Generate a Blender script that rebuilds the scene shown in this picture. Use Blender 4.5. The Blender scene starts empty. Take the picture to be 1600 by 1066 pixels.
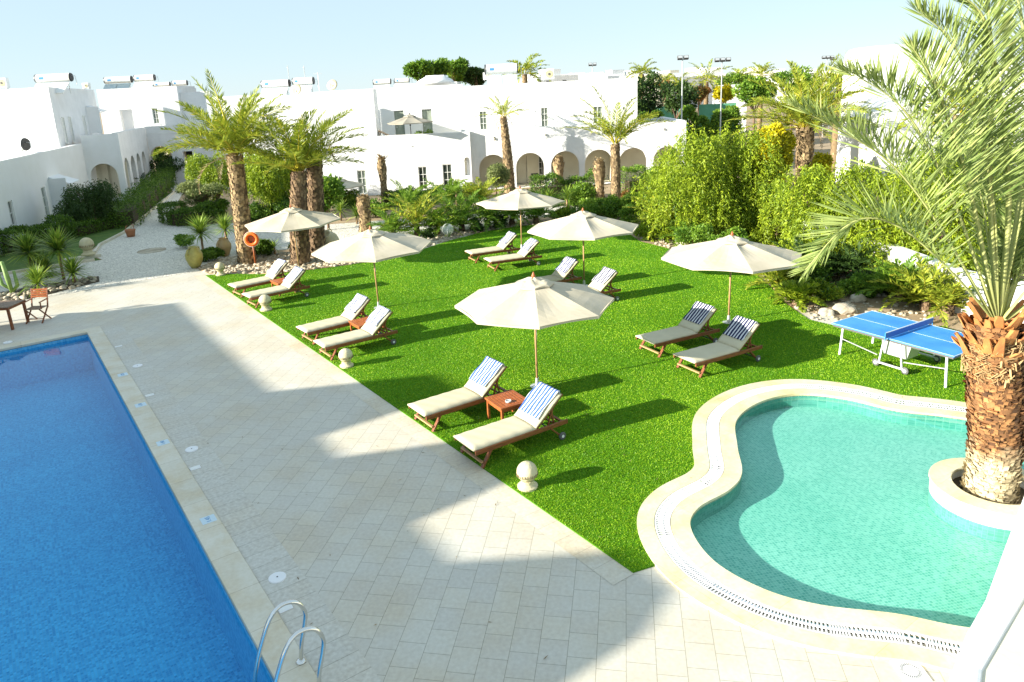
import bpy, bmesh, math, random
import numpy as np
from mathutils import Vector, Matrix
from mathutils.geometry import tessellate_polygon
random.seed(7); RNG = np.random.default_rng(11)
PI = math.pi; rad = math.radians
S = bpy.context.scene
COL = S.collection
# ------------------------------------------------------------------ camera
FPX, PITCH, ROLL, CH = 1137.47, .2526, .0503, 6.3437
CX, CY, YAW = 768.78, 435.98, rad(34.3)
_Z = Matrix.Rotation(-YAW, 3, 'Z')
_cp, _sp, _c, _s = math.cos(PITCH), math.sin(PITCH), math.cos(ROLL), math.sin(ROLL)
_R0, _D0 = Vector((1, 0, 0)), Vector((0, -_sp, -_cp))
VF = _Z @ Vector((0, _cp, -_sp)); VR = _Z @ (_c*_R0 + _s*_D0); VD = _Z @ (-_s*_R0 + _c*_D0)
def ray(u, v): return VF + VR*((u-CX)/FPX) + VD*((v-CY)/FPX)
def G(u, v, z=0.):                      # the point of the plane at height z seen at u, v
    d = ray(u, v); t = (z-CH)/d.z
    return Vector((0, 0, CH)) + d*t
def PD(u, v, depth):                    # the point at a given distance from the camera
    return Vector((0, 0, CH)) + ray(u, v)*depth
cam = bpy.data.cameras.new('camera'); co = bpy.data.objects.new('camera', cam); COL.objects.link(co)
m3 = Matrix((VR, -VD, -VF)).transposed()
co.matrix_world = Matrix.Translation((0, 0, CH)) @ m3.to_4x4()
cam.sensor_width = 36; cam.lens = FPX/1600*36
cam.shift_x = (800-CX)/1600; cam.shift_y = -(533-CY)/1600
cam.clip_start = .1; cam.clip_end = 6000
S.camera = co
# ------------------------------------------------------------------ helpers
def tag(o, label=None, cat=None, group=None, kind=None):
    if label: o['label'] = label
    if cat: o['category'] = cat
    if group: o['group'] = group
    if kind: o['kind'] = kind
    return o
def empty(name, loc=(0, 0, 0), rz=0, label=None, cat=None, group=None):
    o = bpy.data.objects.new(name, None); COL.objects.link(o)
    o.location = loc; o.rotation_euler = (0, 0, rz); o.empty_display_size = .2
    return tag(o, label, cat, group)
class MB:
    def __init__(s): s.v = []; s.f = []
    def add(s, vs, fs):
        k = len(s.v); s.v += [tuple(p) for p in vs]; s.f += [tuple(i+k for i in f) for f in fs]; return s
    def box(s, x0, x1, y0, y1, z0, z1, M=None):
        vs = [Vector((x, y, z)) for z in (z0, z1) for y in (y0, y1) for x in (x0, x1)]
        if M: vs = [M @ p for p in vs]
        return s.add(vs, [(0, 2, 3, 1), (4, 5, 7, 6), (0, 1, 5, 4), (2, 6, 7, 3), (0, 4, 6, 2), (1, 3, 7, 5)])
    def bar(s, p, q, w, h=None, up=(0, 0, 1)):
        p, q = Vector(p), Vector(q); h = h or w; d = (q-p).normalized(); up = Vector(up)
        if abs(d.dot(up)) > .98: up = Vector((1, 0, 0))
        a = d.cross(up).normalized(); b = a.cross(d)
        vs = [c + a*(i*w/2) + b*(j*h/2) for c in (p, q) for i, j in ((-1, -1), (1, -1), (1, 1), (-1, 1))]
        return s.add(vs, [(0, 1, 2, 3)[::-1], (4, 5, 6, 7), (0, 1, 5, 4), (1, 2, 6, 5), (2, 3, 7, 6), (3, 0, 4, 7)])
    def tube(s, pts, r, n=8, cap=True):
        pts = [Vector(p) for p in pts]; m = len(pts)
        rs = r if isinstance(r, (list, tuple)) else [r]*m
        k = len(s.v); a = None
        for i, p in enumerate(pts):
            d = (pts[min(i+1, m-1)]-pts[max(i-1, 0)]).normalized()
            if a is None:
                a = d.cross(Vector((0, 0, 1)) if abs(d.z) < .9 else Vector((1, 0, 0))).normalized()
            else: a = (a-d*a.dot(d)).normalized()
            b = d.cross(a)
            for j in range(n):
                t = 2*PI*j/n; s.v.append(tuple(p + (a*math.cos(t)+b*math.sin(t))*rs[i]))
        for i in range(m-1):
            for j in range(n):
                s.f.append((k+i*n+j, k+i*n+(j+1) % n, k+(i+1)*n+(j+1) % n, k+(i+1)*n+j))
        if cap: s.f.append(tuple(range(k, k+n))[::-1]); s.f.append(tuple(range(k+(m-1)*n, k+m*n)))
        return s
    def lathe(s, prof, n=24, c=(0, 0, 0)):
        k = len(s.v); m = len(prof)
        for r, z in prof:
            for j in range(n):
                t = 2*PI*j/n; s.v.append((c[0]+r*math.cos(t), c[1]+r*math.sin(t), c[2]+z))
        for i in range(m-1):
            for j in range(n): s.f.append((k+i*n+j, k+i*n+(j+1) % n, k+(i+1)*n+(j+1) % n, k+(i+1)*n+j))
        s.f.append(tuple(range(k, k+n))[::-1]); s.f.append(tuple(range(k+(m-1)*n, k+m*n)))
        return s
    def prism(s, pts, z0, z1, holes=()):
        loops = [list(pts)]+[list(h) for h in holes]
        tris = tessellate_polygon([[Vector((p[0], p[1], 0)) for p in l] for l in loops])
        flat = [p for l in loops for p in l]; n = len(flat)
        vs = [(p[0], p[1], z1) for p in flat]+[(p[0], p[1], z0) for p in flat]
        fs = [tuple(t) for t in tris]+[tuple(i+n for i in t[::-1]) for t in tris]
        k = 0
        for l in loops:
            m = len(l)
            for i in range(m): a, b = k+i, k+(i+1) % m; fs.append((a, b, b+n, a+n))
            k += m
        return s.add(vs, fs)
    def sheet(s, pts, z, holes=()):
        loops = [list(pts)]+[list(h) for h in holes]
        tris = tessellate_polygon([[Vector((p[0], p[1], 0)) for p in l] for l in loops])
        flat = [p for l in loops for p in l]
        up = [t if (Vector(flat[t[1]])-Vector(flat[t[0]])).to_2d().cross((Vector(flat[t[2]])-Vector(flat[t[0]])).to_2d()) > 0 else t[::-1] for t in map(tuple, tris)]
        return s.add([(p[0], p[1], z) for p in flat], up)
    def panel(s, x0, x1, z0, z1, y0, y1, holes=(), outline=None):   # upright wall in local XZ with openings
        b = MB(); b.prism(outline or [(x0, z0), (x1, z0), (x1, z1), (x0, z1)], 0, 1, holes)
        return s.add([(p[0], y0+(y1-y0)*p[2], p[1]) for p in b.v], b.f)
    def build(s, name, mat, parent=None, smooth=False, bevel=0, fix=True):
        me = bpy.data.meshes.new(name); me.from_pydata(s.v, [], s.f); me.materials.append(mat)
        if fix:
            bm = bmesh.new(); bm.from_mesh(me); bmesh.ops.recalc_face_normals(bm, faces=bm.faces); bm.to_mesh(me); bm.free()
        if smooth: me.polygons.foreach_set('use_smooth', [True]*len(me.polygons))
        o = bpy.data.objects.new(name, me); COL.objects.link(o)
        if parent: o.parent = parent
        if bevel:
            m = o.modifiers.new('b', 'BEVEL'); m.width = bevel; m.segments = 2; m.limit_method = 'ANGLE'
        return o
def arch(c, hw, z0, zt, n=14):
    zs = zt-hw
    return [(c-hw, z0), (c+hw, z0)]+[(c+hw*math.cos(PI*i/n), zs+hw*math.sin(PI*i/n)) for i in range(n+1)]
def rect(x0, x1, z0, z1): return [(x0, z0), (x1, z0), (x1, z1), (x0, z1)]
def copy_tree(o, parent=None):
    c = o.copy(); COL.objects.link(c); c.parent = parent
    for ch in list(o.children): copy_tree(ch, c)
    return c
def npmesh(name, V, F, mat, parent=None, val=None, smooth=False):   # V (n,3), F (m,k) all same k
    me = bpy.data.meshes.new(name); V = np.asarray(V, np.float32); F = np.asarray(F, np.int32); k = F.shape[1]
    me.vertices.add(len(V)); me.vertices.foreach_set('co', V.ravel())
    me.loops.add(F.size); me.loops.foreach_set('vertex_index', F.ravel())
    me.polygons.add(len(F)); me.polygons.foreach_set('loop_start', np.arange(0, F.size, k, dtype=np.int32))
    me.polygons.foreach_set('loop_total', np.full(len(F), k, np.int32))
    if smooth: me.polygons.foreach_set('use_smooth', np.ones(len(F), bool))
    if val is not None:
        a = me.attributes.new('v', 'FLOAT', 'FACE'); a.data.foreach_set('value', np.asarray(val, np.float32))
    me.update(calc_edges=True); me.validate(); me.materials.append(mat)
    o = bpy.data.objects.new(name, me); COL.objects.link(o)
    if parent: o.parent = parent
    return o
# ------------------------------------------------------------------ materials
def newmat(name):
    m = bpy.data.materials.new(name); m.use_nodes = True; nt = m.node_tree
    return m, nt, nt.nodes['Principled BSDF']
def N(nt, t, **kw):
    n = nt.nodes.new(t)
    for k, v in kw.items():
        if k in n.inputs: n.inputs[k].default_value = v
        else: setattr(n, k, v)
    return n
def c4(c): return (c[0], c[1], c[2], 1)
def coords(nt, scale=(1, 1, 1), rz=0, world=True):
    g = N(nt, 'ShaderNodeNewGeometry') if world else N(nt, 'ShaderNodeTexCoord')
    mp = N(nt, 'ShaderNodeMapping'); mp.inputs['Scale'].default_value = scale; mp.inputs['Rotation'].default_value = (0, 0, rz)
    nt.links.new(g.outputs['Position' if world else 'Object'], mp.inputs['Vector']); return mp
def pm(name, col, rough=.6, col2=None, vs=4., bump=0., bs=30., metal=0., spec=None, world=False, stretch=(1, 1, 1), bdist=.02, vstr=(.35, .65)):
    m, nt, b = newmat(name); L = nt.links
    b.inputs['Base Color'].default_value = c4(col); b.inputs['Roughness'].default_value = rough; b.inputs['Metallic'].default_value = metal
    if spec is not None: b.inputs['Specular IOR Level'].default_value = spec
    mp = coords(nt, stretch, 0, world)
    if col2:
        n = N(nt, 'ShaderNodeTexNoise', Scale=vs, Detail=6.); L.new(mp.outputs[0], n.inputs['Vector'])
        r = N(nt, 'ShaderNodeMapRange'); r.inputs[1].default_value = vstr[0]; r.inputs[2].default_value = vstr[1]
        L.new(n.outputs['Fac'], r.inputs[0])
        x = N(nt, 'ShaderNodeMix', data_type='RGBA'); x.inputs['A'].default_value = c4(col); x.inputs['B'].default_value = c4(col2)
        L.new(r.outputs[0], x.inputs['Factor']); L.new(x.outputs['Result'], b.inputs['Base Color'])
    if bump:
        n2 = N(nt, 'ShaderNodeTexNoise', Scale=bs, Detail=5.); L.new(mp.outputs[0], n2.inputs['Vector'])
        bp = N(nt, 'ShaderNodeBump', Strength=bump, Distance=bdist); L.new(n2.outputs['Fac'], bp.inputs['Height']); L.new(bp.outputs[0], b.inputs['Normal'])
    return m
def leafmat(name, dark, light, tip=None, trans=.35, rough=.5):
    m, nt, b = newmat(name); L = nt.links
    a = N(nt, 'ShaderNodeAttribute', attribute_name='v'); r = N(nt, 'ShaderNodeValToRGB')
    r.color_ramp.elements[0].color = c4(dark); r.color_ramp.elements[1].color = c4(light); r.color_ramp.elements[0].position = .1; r.color_ramp.elements[1].position = .85
    if tip: e = r.color_ramp.elements.new(.97); e.color = c4(tip)
    L.new(a.outputs['Fac'], r.inputs[0]); L.new(r.outputs[0], b.inputs['Base Color']); b.inputs['Roughness'].default_value = rough
    b.inputs['Specular IOR Level'].default_value = .3
    t = N(nt, 'ShaderNodeBsdfTranslucent'); L.new(r.outputs[0], t.inputs['Color'])
    mx = N(nt, 'ShaderNodeMixShader'); mx.inputs[0].default_value = trans
    L.new(b.outputs[0], mx.inputs[1]); L.new(t.outputs[0], mx.inputs[2]); L.new(mx.outputs[0], nt.nodes['Material Output'].inputs[0])
    return m
def brickmat(name, c1, c2, mortar, w, h, ms=.006, rz=0, off=.5, rough=.55, patch=None, ps=.6, bump=.3, world=True, nb=.12, stretch=(1, 1, 1), spec=.3, xz=False):
    m, nt, b = newmat(name); L = nt.links
    mp = coords(nt, stretch, rz, world); src = mp.outputs[0]
    if xz:   # vertical faces: use (x+y, z)
        sp = N(nt, 'ShaderNodeSeparateXYZ'); L.new(src, sp.inputs[0]); ad = N(nt, 'ShaderNodeMath', operation='ADD'); L.new(sp.outputs[0], ad.inputs[0]); L.new(sp.outputs[1], ad.inputs[1])
        cb = N(nt, 'ShaderNodeCombineXYZ'); L.new(ad.outputs[0], cb.inputs[0]); L.new(sp.outputs[2], cb.inputs[1]); src = cb.outputs[0]
    t = N(nt, 'ShaderNodeTexBrick', offset=off, squash=1.)
    t.inputs['Color1'].default_value = c4(c1); t.inputs['Color2'].default_value = c4(c2); t.inputs['Mortar'].default_value = c4(mortar)
    t.inputs['Scale'].default_value = 1.; t.inputs['Brick Width'].default_value = w; t.inputs['Row Height'].default_value = h
    t.inputs['Mortar Size'].default_value = ms; t.inputs['Mortar Smooth'].default_value = .3
    L.new(src, t.inputs['Vector']); out = t.outputs['Color']
    if patch:
        n = N(nt, 'ShaderNodeTexNoise', Scale=ps, Detail=7., Roughness=.6); L.new(mp.outputs[0], n.inputs['Vector'])
        r = N(nt, 'ShaderNodeMapRange'); r.inputs[1].default_value = .42; r.inputs[2].default_value = .68; r.inputs[4].default_value = .75; L.new(n.outputs['Fac'], r.inputs[0])
        x = N(nt, 'ShaderNodeMix', data_type='RGBA', blend_type='MULTIPLY'); x.inputs['B'].default_value = c4(patch)
        L.new(r.outputs[0], x.inputs['Factor']); L.new(out, x.inputs['A']); out = x.outputs['Result']
    n2 = N(nt, 'ShaderNodeTexNoise', Scale=18., Detail=6.); L.new(mp.outputs[0], n2.inputs['Vector'])
    hs = N(nt, 'ShaderNodeMix', data_type='RGBA', blend_type='OVERLAY'); hs.inputs['Factor'].default_value = nb*2
    L.new(out, hs.inputs['A']); L.new(n2.outputs['Fac'], hs.inputs['B']); L.new(hs.outputs['Result'], b.inputs['Base Color'])
    b.inputs['Roughness'].default_value = rough; b.inputs['Specular IOR Level'].default_value = spec
    ma = N(nt, 'ShaderNodeMath', operation='MULTIPLY_ADD'); L.new(t.outputs['Fac'], ma.inputs[0]); ma.inputs[1].default_value = -1.; L.new(n2.outputs['Fac'], ma.inputs[2])
    bp = N(nt, 'ShaderNodeBump', Strength=bump, Distance=.004); L.new(ma.outputs[0], bp.inputs['Height']); L.new(bp.outputs[0], b.inputs['Normal'])
    return m
def watermat(name, tint, rip=.25, sc=5.):
    m, nt, b = newmat(name); L = nt.links; nt.nodes.remove(b)
    mp = coords(nt)
    n = N(nt, 'ShaderNodeTexNoise', Scale=sc, Detail=3.); L.new(mp.outputs[0], n.inputs['Vector'])
    bp = N(nt, 'ShaderNodeBump', Strength=rip, Distance=.02); L.new(n.outputs['Fac'], bp.inputs['Height'])
    tr = N(nt, 'ShaderNodeBsdfTransparent', Color=c4(tint)); gl = N(nt, 'ShaderNodeBsdfGlossy', Roughness=.02)
    lw = N(nt, 'ShaderNodeLayerWeight', Blend=.5); L.new(bp.outputs[0], gl.inputs['Normal']); L.new(bp.outputs[0], lw.inputs['Normal'])
    pw = N(nt, 'ShaderNodeMath', operation='POWER'); L.new(lw.outputs['Facing'], pw.inputs[0]); pw.inputs[1].default_value = 5.   # Schlick reflectance, the same from both sides
    fr = N(nt, 'ShaderNodeMath', operation='MULTIPLY_ADD'); L.new(pw.outputs[0], fr.inputs[0]); fr.inputs[1].default_value = .98; fr.inputs[2].default_value = .02
    mx = N(nt, 'ShaderNodeMixShader'); L.new(fr.outputs[0], mx.inputs[0]); L.new(tr.outputs[0], mx.inputs[1]); L.new(gl.outputs[0], mx.inputs[2])
    L.new(mx.outputs[0], nt.nodes['Material Output'].inputs[0]); return m
def stripemat(name, base, stripe, freq, duty=.5, wob=.02, blot=0.):
    m, nt, b = newmat(name); L = nt.links; tc = N(nt, 'ShaderNodeTexCoord')
    n = N(nt, 'ShaderNodeTexNoise', Scale=7., Detail=3.); L.new(tc.outputs['Object'], n.inputs['Vector'])
    sp = N(nt, 'ShaderNodeSeparateXYZ'); L.new(tc.outputs['Object'], sp.inputs[0])
    a = N(nt, 'ShaderNodeMath', operation='MULTIPLY_ADD'); L.new(n.outputs['Fac'], a.inputs[0]); a.inputs[1].default_value = wob; L.new(sp.outputs[1], a.inputs[2])
    f = N(nt, 'ShaderNodeMath', operation='MULTIPLY'); L.new(a.outputs[0], f.inputs[0]); f.inputs[1].default_value = freq
    fr = N(nt, 'ShaderNodeMath', operation='FRACT'); L.new(f.outputs[0], fr.inputs[0])
    lt = N(nt, 'ShaderNodeMath', operation='LESS_THAN'); L.new(fr.outputs[0], lt.inputs[0]); lt.inputs[1].default_value = duty
    fac = lt.outputs[0]
    if blot:
        n3 = N(nt, 'ShaderNodeTexNoise', Scale=4.5, Detail=2.); L.new(tc.outputs['Object'], n3.inputs['Vector'])
        g = N(nt, 'ShaderNodeMath', operation='GREATER_THAN'); L.new(n3.outputs['Fac'], g.inputs[0]); g.inputs[1].default_value = blot
        mu = N(nt, 'ShaderNodeMath', operation='MULTIPLY'); L.new(g.outputs[0], mu.inputs[0]); L.new(fac, mu.inputs[1]); fac = mu.outputs[0]
    x = N(nt, 'ShaderNodeMix', data_type='RGBA'); x.inputs['A'].default_value = c4(base); x.inputs['B'].default_value = c4(stripe)
    L.new(fac, x.inputs['Factor']); L.new(x.outputs['Result'], b.inputs['Base Color']); b.inputs['Roughness'].default_value = .9
    bp = N(nt, 'ShaderNodeBump', Strength=.5, Distance=.02); L.new(n.outputs['Fac'], bp.inputs['Height']); L.new(bp.outputs[0], b.inputs['Normal'])
    return m
MT = {}
MT['plaster'] = pm('white_plaster', (.78, .78, .77), .85, (.71, .71, .70), 1.2, .55, 4.5, spec=.2, bdist=.06)
MT['plaster_smooth'] = pm('smooth_white_plaster', (.78, .78, .77), .85, (.74, .74, .72), 1., .3, 6, spec=.2)
MT['cream'] = pm('cream_plaster', (.72, .68, .55), .85, (.66, .61, .48), 1.5, .3, 8, spec=.2)
MT['wood'] = pm('oiled_hardwood', (.26, .085, .028), .45, (.15, .045, .015), 6, .15, 40, stretch=(1, 6, 6))
MT['wood_red'] = pm('reddish_hardwood', (.42, .12, .035), .42, (.30, .08, .02), 5, .15, 40, stretch=(1, 6, 6))
MT['wood_grey'] = pm('weathered_wood', (.25, .17, .11), .6, (.17, .11, .07), 6, .15, 40)
MT['wood_pale'] = pm('pale_pole_wood', (.52, .32, .16), .45, (.40, .23, .10), 8, .1, 30, stretch=(6, 6, 1))
MT['canvas'] = pm('cream_canvas', (.57, .505, .385), .9, (.51, .45, .33), 1.6, .25, 3.5, spec=.1)
MT['canvas_grey'] = pm('taupe_canvas', (.36, .33, .27), .9, (.32, .29, .23), 2, .2, 8, spec=.1)
MT['cushion'] = pm('cream_cushion', (.60, .54, .38), .9, (.56, .50, .35), 2.5, .15, 5, spec=.1)
MT['steel'] = pm('polished_steel', (.72, .72, .70), .14, metal=1.)
MT['galv'] = pm('pale_metal', (.62, .63, .62), .4, metal=.6)
MT['whitemetal'] = pm('white_painted_metal', (.75, .76, .76), .4)
MT['black'] = pm('black_plastic', (.02, .02, .022), .45)
MT['rubber'] = pm('grey_wheel_rubber', (.10, .10, .10), .7)
MT['tankwhite'] = pm('glossy_white_tank', (.78, .78, .74), .3)
MT['panel'] = pm('solar_glass', (.12, .17, .20), .12)
MT['panelpale'] = pm('bright_solar_glass', (.45, .50, .48), .2)
MT['glassdark'] = pm('dark_window_glass', (.035, .045, .04), .12, (.10, .12, .10), 2., vstr=(.45, .6))
MT['curtain'] = pm('pale_curtained_glass', (.30, .34, .28), .25, (.18, .21, .17), 3.)
MT['frame'] = pm('white_window_frame', (.78, .78, .74), .5)
MT['stone'] = pm('cream_limestone', (.60, .54, .36), .8, (.50, .44, .27), 4, .5, 25, spec=.2)
MT['carved'] = pm('brown_carving', (.24, .18, .10), .9)
MT['pottery'] = pm('yellow_green_glazed_pottery', (.42, .38, .10), .35, (.28, .25, .06), 5, .2, 12)
MT['pottery_tan'] = pm('ochre_pottery', (.50, .34, .15), .5, (.40, .28, .12), 5, .2, 12)
MT['orange'] = pm('orange_lifering', (.85, .16, .02), .45)
MT['rope'] = pm('white_rope', (.75, .72, .65), .8)
MT['ttblue'] = pm('blue_table_top', (.03, .22, .58), .4, (.06, .30, .66), 1.5, 0, spec=.5)
MT['ttnet'] = pm('blue_net', (.04, .14, .42), .8)
MT['white'] = pm('white_paint', (.80, .80, .80), .5)
MT['rock'] = pm('pale_rock', (.50, .44, .34), .9, (.34, .29, .21), 3, .7, 9)
MT['pebble'] = pm('river_pebble', (.50, .44, .33), .85, (.30, .25, .17), 3, .5, 9, world=True)
MT['soil'] = pm('dry_soil', (.40, .30, .18), .95, (.26, .18, .10), 1.2, .6, 12, world=True)
MT['darksoil'] = pm('dark_soil', (.05, .035, .02), .95, (.08, .06, .03), 8, .6, 12)
MT['bark'] = pm('brown_bark', (.20, .13, .08), .9, (.12, .08, .05), 4, .8, 14, stretch=(2, 2, .6))
MT['palmtrunk'] = pm('palm_trunk_fibre', (.30, .20, .11), .9, (.16, .10, .05), 5, .8, 16)
MT['redbrick'] = pm('terracotta', (.36, .15, .07), .8)
MT['lawn_dark'] = pm('garden_grass', (.055, .12, .015), .95, (.09, .15, .02), 2, .6, 30, world=True)
MT['screen'] = pm('green_windscreen', (.10, .33, .20), .8, (.13, .38, .24), 2)
MT['travertine'] = brickmat('travertine_coping', (.68, .64, .53), (.62, .58, .47), (.48, .42, .32), 50, .9, .006, off=0, patch=(.88, .78, .62), ps=1.6, nb=.1, bump=.25)
MT['kcoping'] = brickmat('yellow_limestone_coping', (.72, .67, .48), (.68, .62, .42), (.56, .48, .32), 1.3, 1.1, .004, off=0, patch=(.85, .72, .45), ps=1.2, nb=.12, bump=.2)
MT['deck'] = brickmat('deck_tiles', (.585, .56, .48), (.545, .52, .455), (.31, .29, .23), .39, .335, .004, rz=-rad(45), off=.36, patch=(.94, .84, .70), ps=.55, nb=.1, bump=.25)
MT['deck_strip'] = brickmat('deck_edge_tiles', (.575, .555, .49), (.54, .52, .46), (.29, .275, .22), 3.4, .335, .004, off=0, patch=(.97, .90, .80), ps=.8, nb=.2, bump=.35)
MT['lawn_strip'] = brickmat('lawn_edge_tiles', (.62, .58, .48), (.57, .53, .44), (.34, .31, .25), 3.4, .4, .003, off=0, patch=(.95, .82, .62), ps=.8, nb=.15, bump=.3)
MT['mosaic_blue'] = brickmat('blue_glass_mosaic', (.02, .27, .54), (.16, .56, .82), (.16, .44, .64), .04, .04, .004, off=0, patch=(.75, .85, .9), ps=.5, nb=.05, bump=.1)
MT['mosaic_blue_v'] = brickmat('blue_glass_mosaic_wall', (.04, .34, .62), (.16, .54, .80), (.18, .46, .66), .05, .05, .004, off=0, nb=.05, bump=.1, xz=True)
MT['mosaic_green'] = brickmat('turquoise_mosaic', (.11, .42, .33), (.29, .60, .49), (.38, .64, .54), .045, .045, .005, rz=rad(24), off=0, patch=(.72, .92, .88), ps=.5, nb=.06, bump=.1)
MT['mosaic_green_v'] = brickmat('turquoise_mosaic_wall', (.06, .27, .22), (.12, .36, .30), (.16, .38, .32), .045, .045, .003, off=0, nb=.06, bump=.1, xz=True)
MT['mosaic_white'] = brickmat('white_mosaic', (.76, .76, .72), (.80, .80, .77), (.60, .60, .56), .04, .04, .003, off=0, nb=.04, bump=.1, xz=True)
MT['water_main'] = watermat('pool_water', (.50, .86, .98), .12, 3.5)
MT['water_kid'] = watermat('paddling_pool_water', (.80, .97, .94), .07, 5.)
MT['bark_fore'] = None
def cobble():
    m, nt, b = newmat('cobble_paving'); L = nt.links; mp = coords(nt)
    v = N(nt, 'ShaderNodeTexVoronoi', Scale=7., feature='DISTANCE_TO_EDGE'); L.new(mp.outputs[0], v.inputs['Vector'])
    v2 = N(nt, 'ShaderNodeTexVoronoi', Scale=7.); L.new(mp.outputs[0], v2.inputs['Vector'])
    r = N(nt, 'ShaderNodeMapRange'); r.inputs[1].default_value = .01; r.inputs[2].default_value = .09; L.new(v.outputs[0], r.inputs[0])
    h = N(nt, 'ShaderNodeMix', data_type='RGBA'); h.inputs['A'].default_value = (.64, .61, .53, 1); h.inputs['B'].default_value = (.76, .72, .62, 1)
    sp = N(nt, 'ShaderNodeSeparateXYZ'); L.new(v2.outputs['Color'], sp.inputs[0]); L.new(sp.outputs[0], h.inputs['Factor'])
    x = N(nt, 'ShaderNodeMix', data_type='RGBA'); x.inputs['A'].default_value = (.42, .39, .33, 1); L.new(h.outputs['Result'], x.inputs['B']); L.new(r.outputs[0], x.inputs['Factor'])
    L.new(x.outputs['Result'], b.inputs['Base Color']); b.inputs['Roughness'].default_value = .85
    bp = N(nt, 'ShaderNodeBump', Strength=.7, Distance=.02); L.new(r.outputs[0], bp.inputs['Height']); L.new(bp.outputs[0], b.inputs['Normal'])
    return m
MT['cobble'] = cobble()
def lawnmat():
    m, nt, b = newmat('turf'); L = nt.links; mp = coords(nt)
    n = N(nt, 'ShaderNodeTexNoise', Scale=45., Detail=8., Roughness=.8); L.new(mp.outputs[0], n.inputs['Vector'])
    n2 = N(nt, 'ShaderNodeTexNoise', Scale=.6, Detail=4.); L.new(mp.outputs[0], n2.inputs['Vector'])
    r = N(nt, 'ShaderNodeValToRGB'); r.color_ramp.elements[0].position = .3; r.color_ramp.elements[1].position = .7
    r.color_ramp.elements[0].color = (.03, .12, .003, 1); r.color_ramp.elements[1].color = (.14, .35, .012, 1); L.new(n.outputs['Fac'], r.inputs[0])
    L.new(r.outputs[0], b.inputs['Base Color']); b.inputs['Roughness'].default_value = .9; b.inputs['Specular IOR Level'].default_value = .1
    bp = N(nt, 'ShaderNodeBump', Strength=1., Distance=.03); L.new(n.outputs['Fac'], bp.inputs['Height']); L.new(bp.outputs[0], b.inputs['Normal'])
    return m
MT['turf'] = lawnmat()
MT['blade'] = leafmat('turf_blades', (.075, .21, .003), (.29, .49, .012), (.42, .60, .03), trans=.25)
MT['palmleaf'] = leafmat('palm_leaf', (.10, .17, .015), (.44, .48, .045), (.66, .54, .06), trans=.3)
MT['palmleaf_fore'] = leafmat('grey_green_palm_leaf', (.13, .20, .05), (.44, .51, .17), (.60, .60, .24), trans=.30, rough=.4)
MT['drypalm'] = leafmat('dry_palm_leaf', (.18, .12, .06), (.38, .28, .14), trans=.15)
MT['pepper'] = leafmat('pepper_tree_leaf', (.05, .12, .008), (.40, .50, .028), (.62, .64, .08), trans=.33)
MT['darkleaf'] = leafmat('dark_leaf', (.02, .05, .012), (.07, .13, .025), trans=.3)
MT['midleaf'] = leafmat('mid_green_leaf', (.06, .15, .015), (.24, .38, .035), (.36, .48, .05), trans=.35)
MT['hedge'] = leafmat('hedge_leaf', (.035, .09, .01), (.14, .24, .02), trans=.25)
MT['yellow'] = leafmat('yellow_blossom', (.35, .34, .02), (.80, .68, .01), (.85, .75, .03), trans=.3)
MT['oliveleaf'] = leafmat('olive_leaf', (.12, .16, .05), (.30, .34, .12), trans=.3)
MT['yucca'] = leafmat('yucca_leaf', (.07, .15, .02), (.30, .42, .05), (.46, .54, .09), trans=.25)
MT['redleaf'] = leafmat('red_leaf', (.10, .12, .02), (.42, .16, .05), (.24, .34, .03), trans=.3)
MT['agave'] = leafmat('agave_leaf', (.14, .22, .10), (.28, .36, .18), trans=.1)
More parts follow.
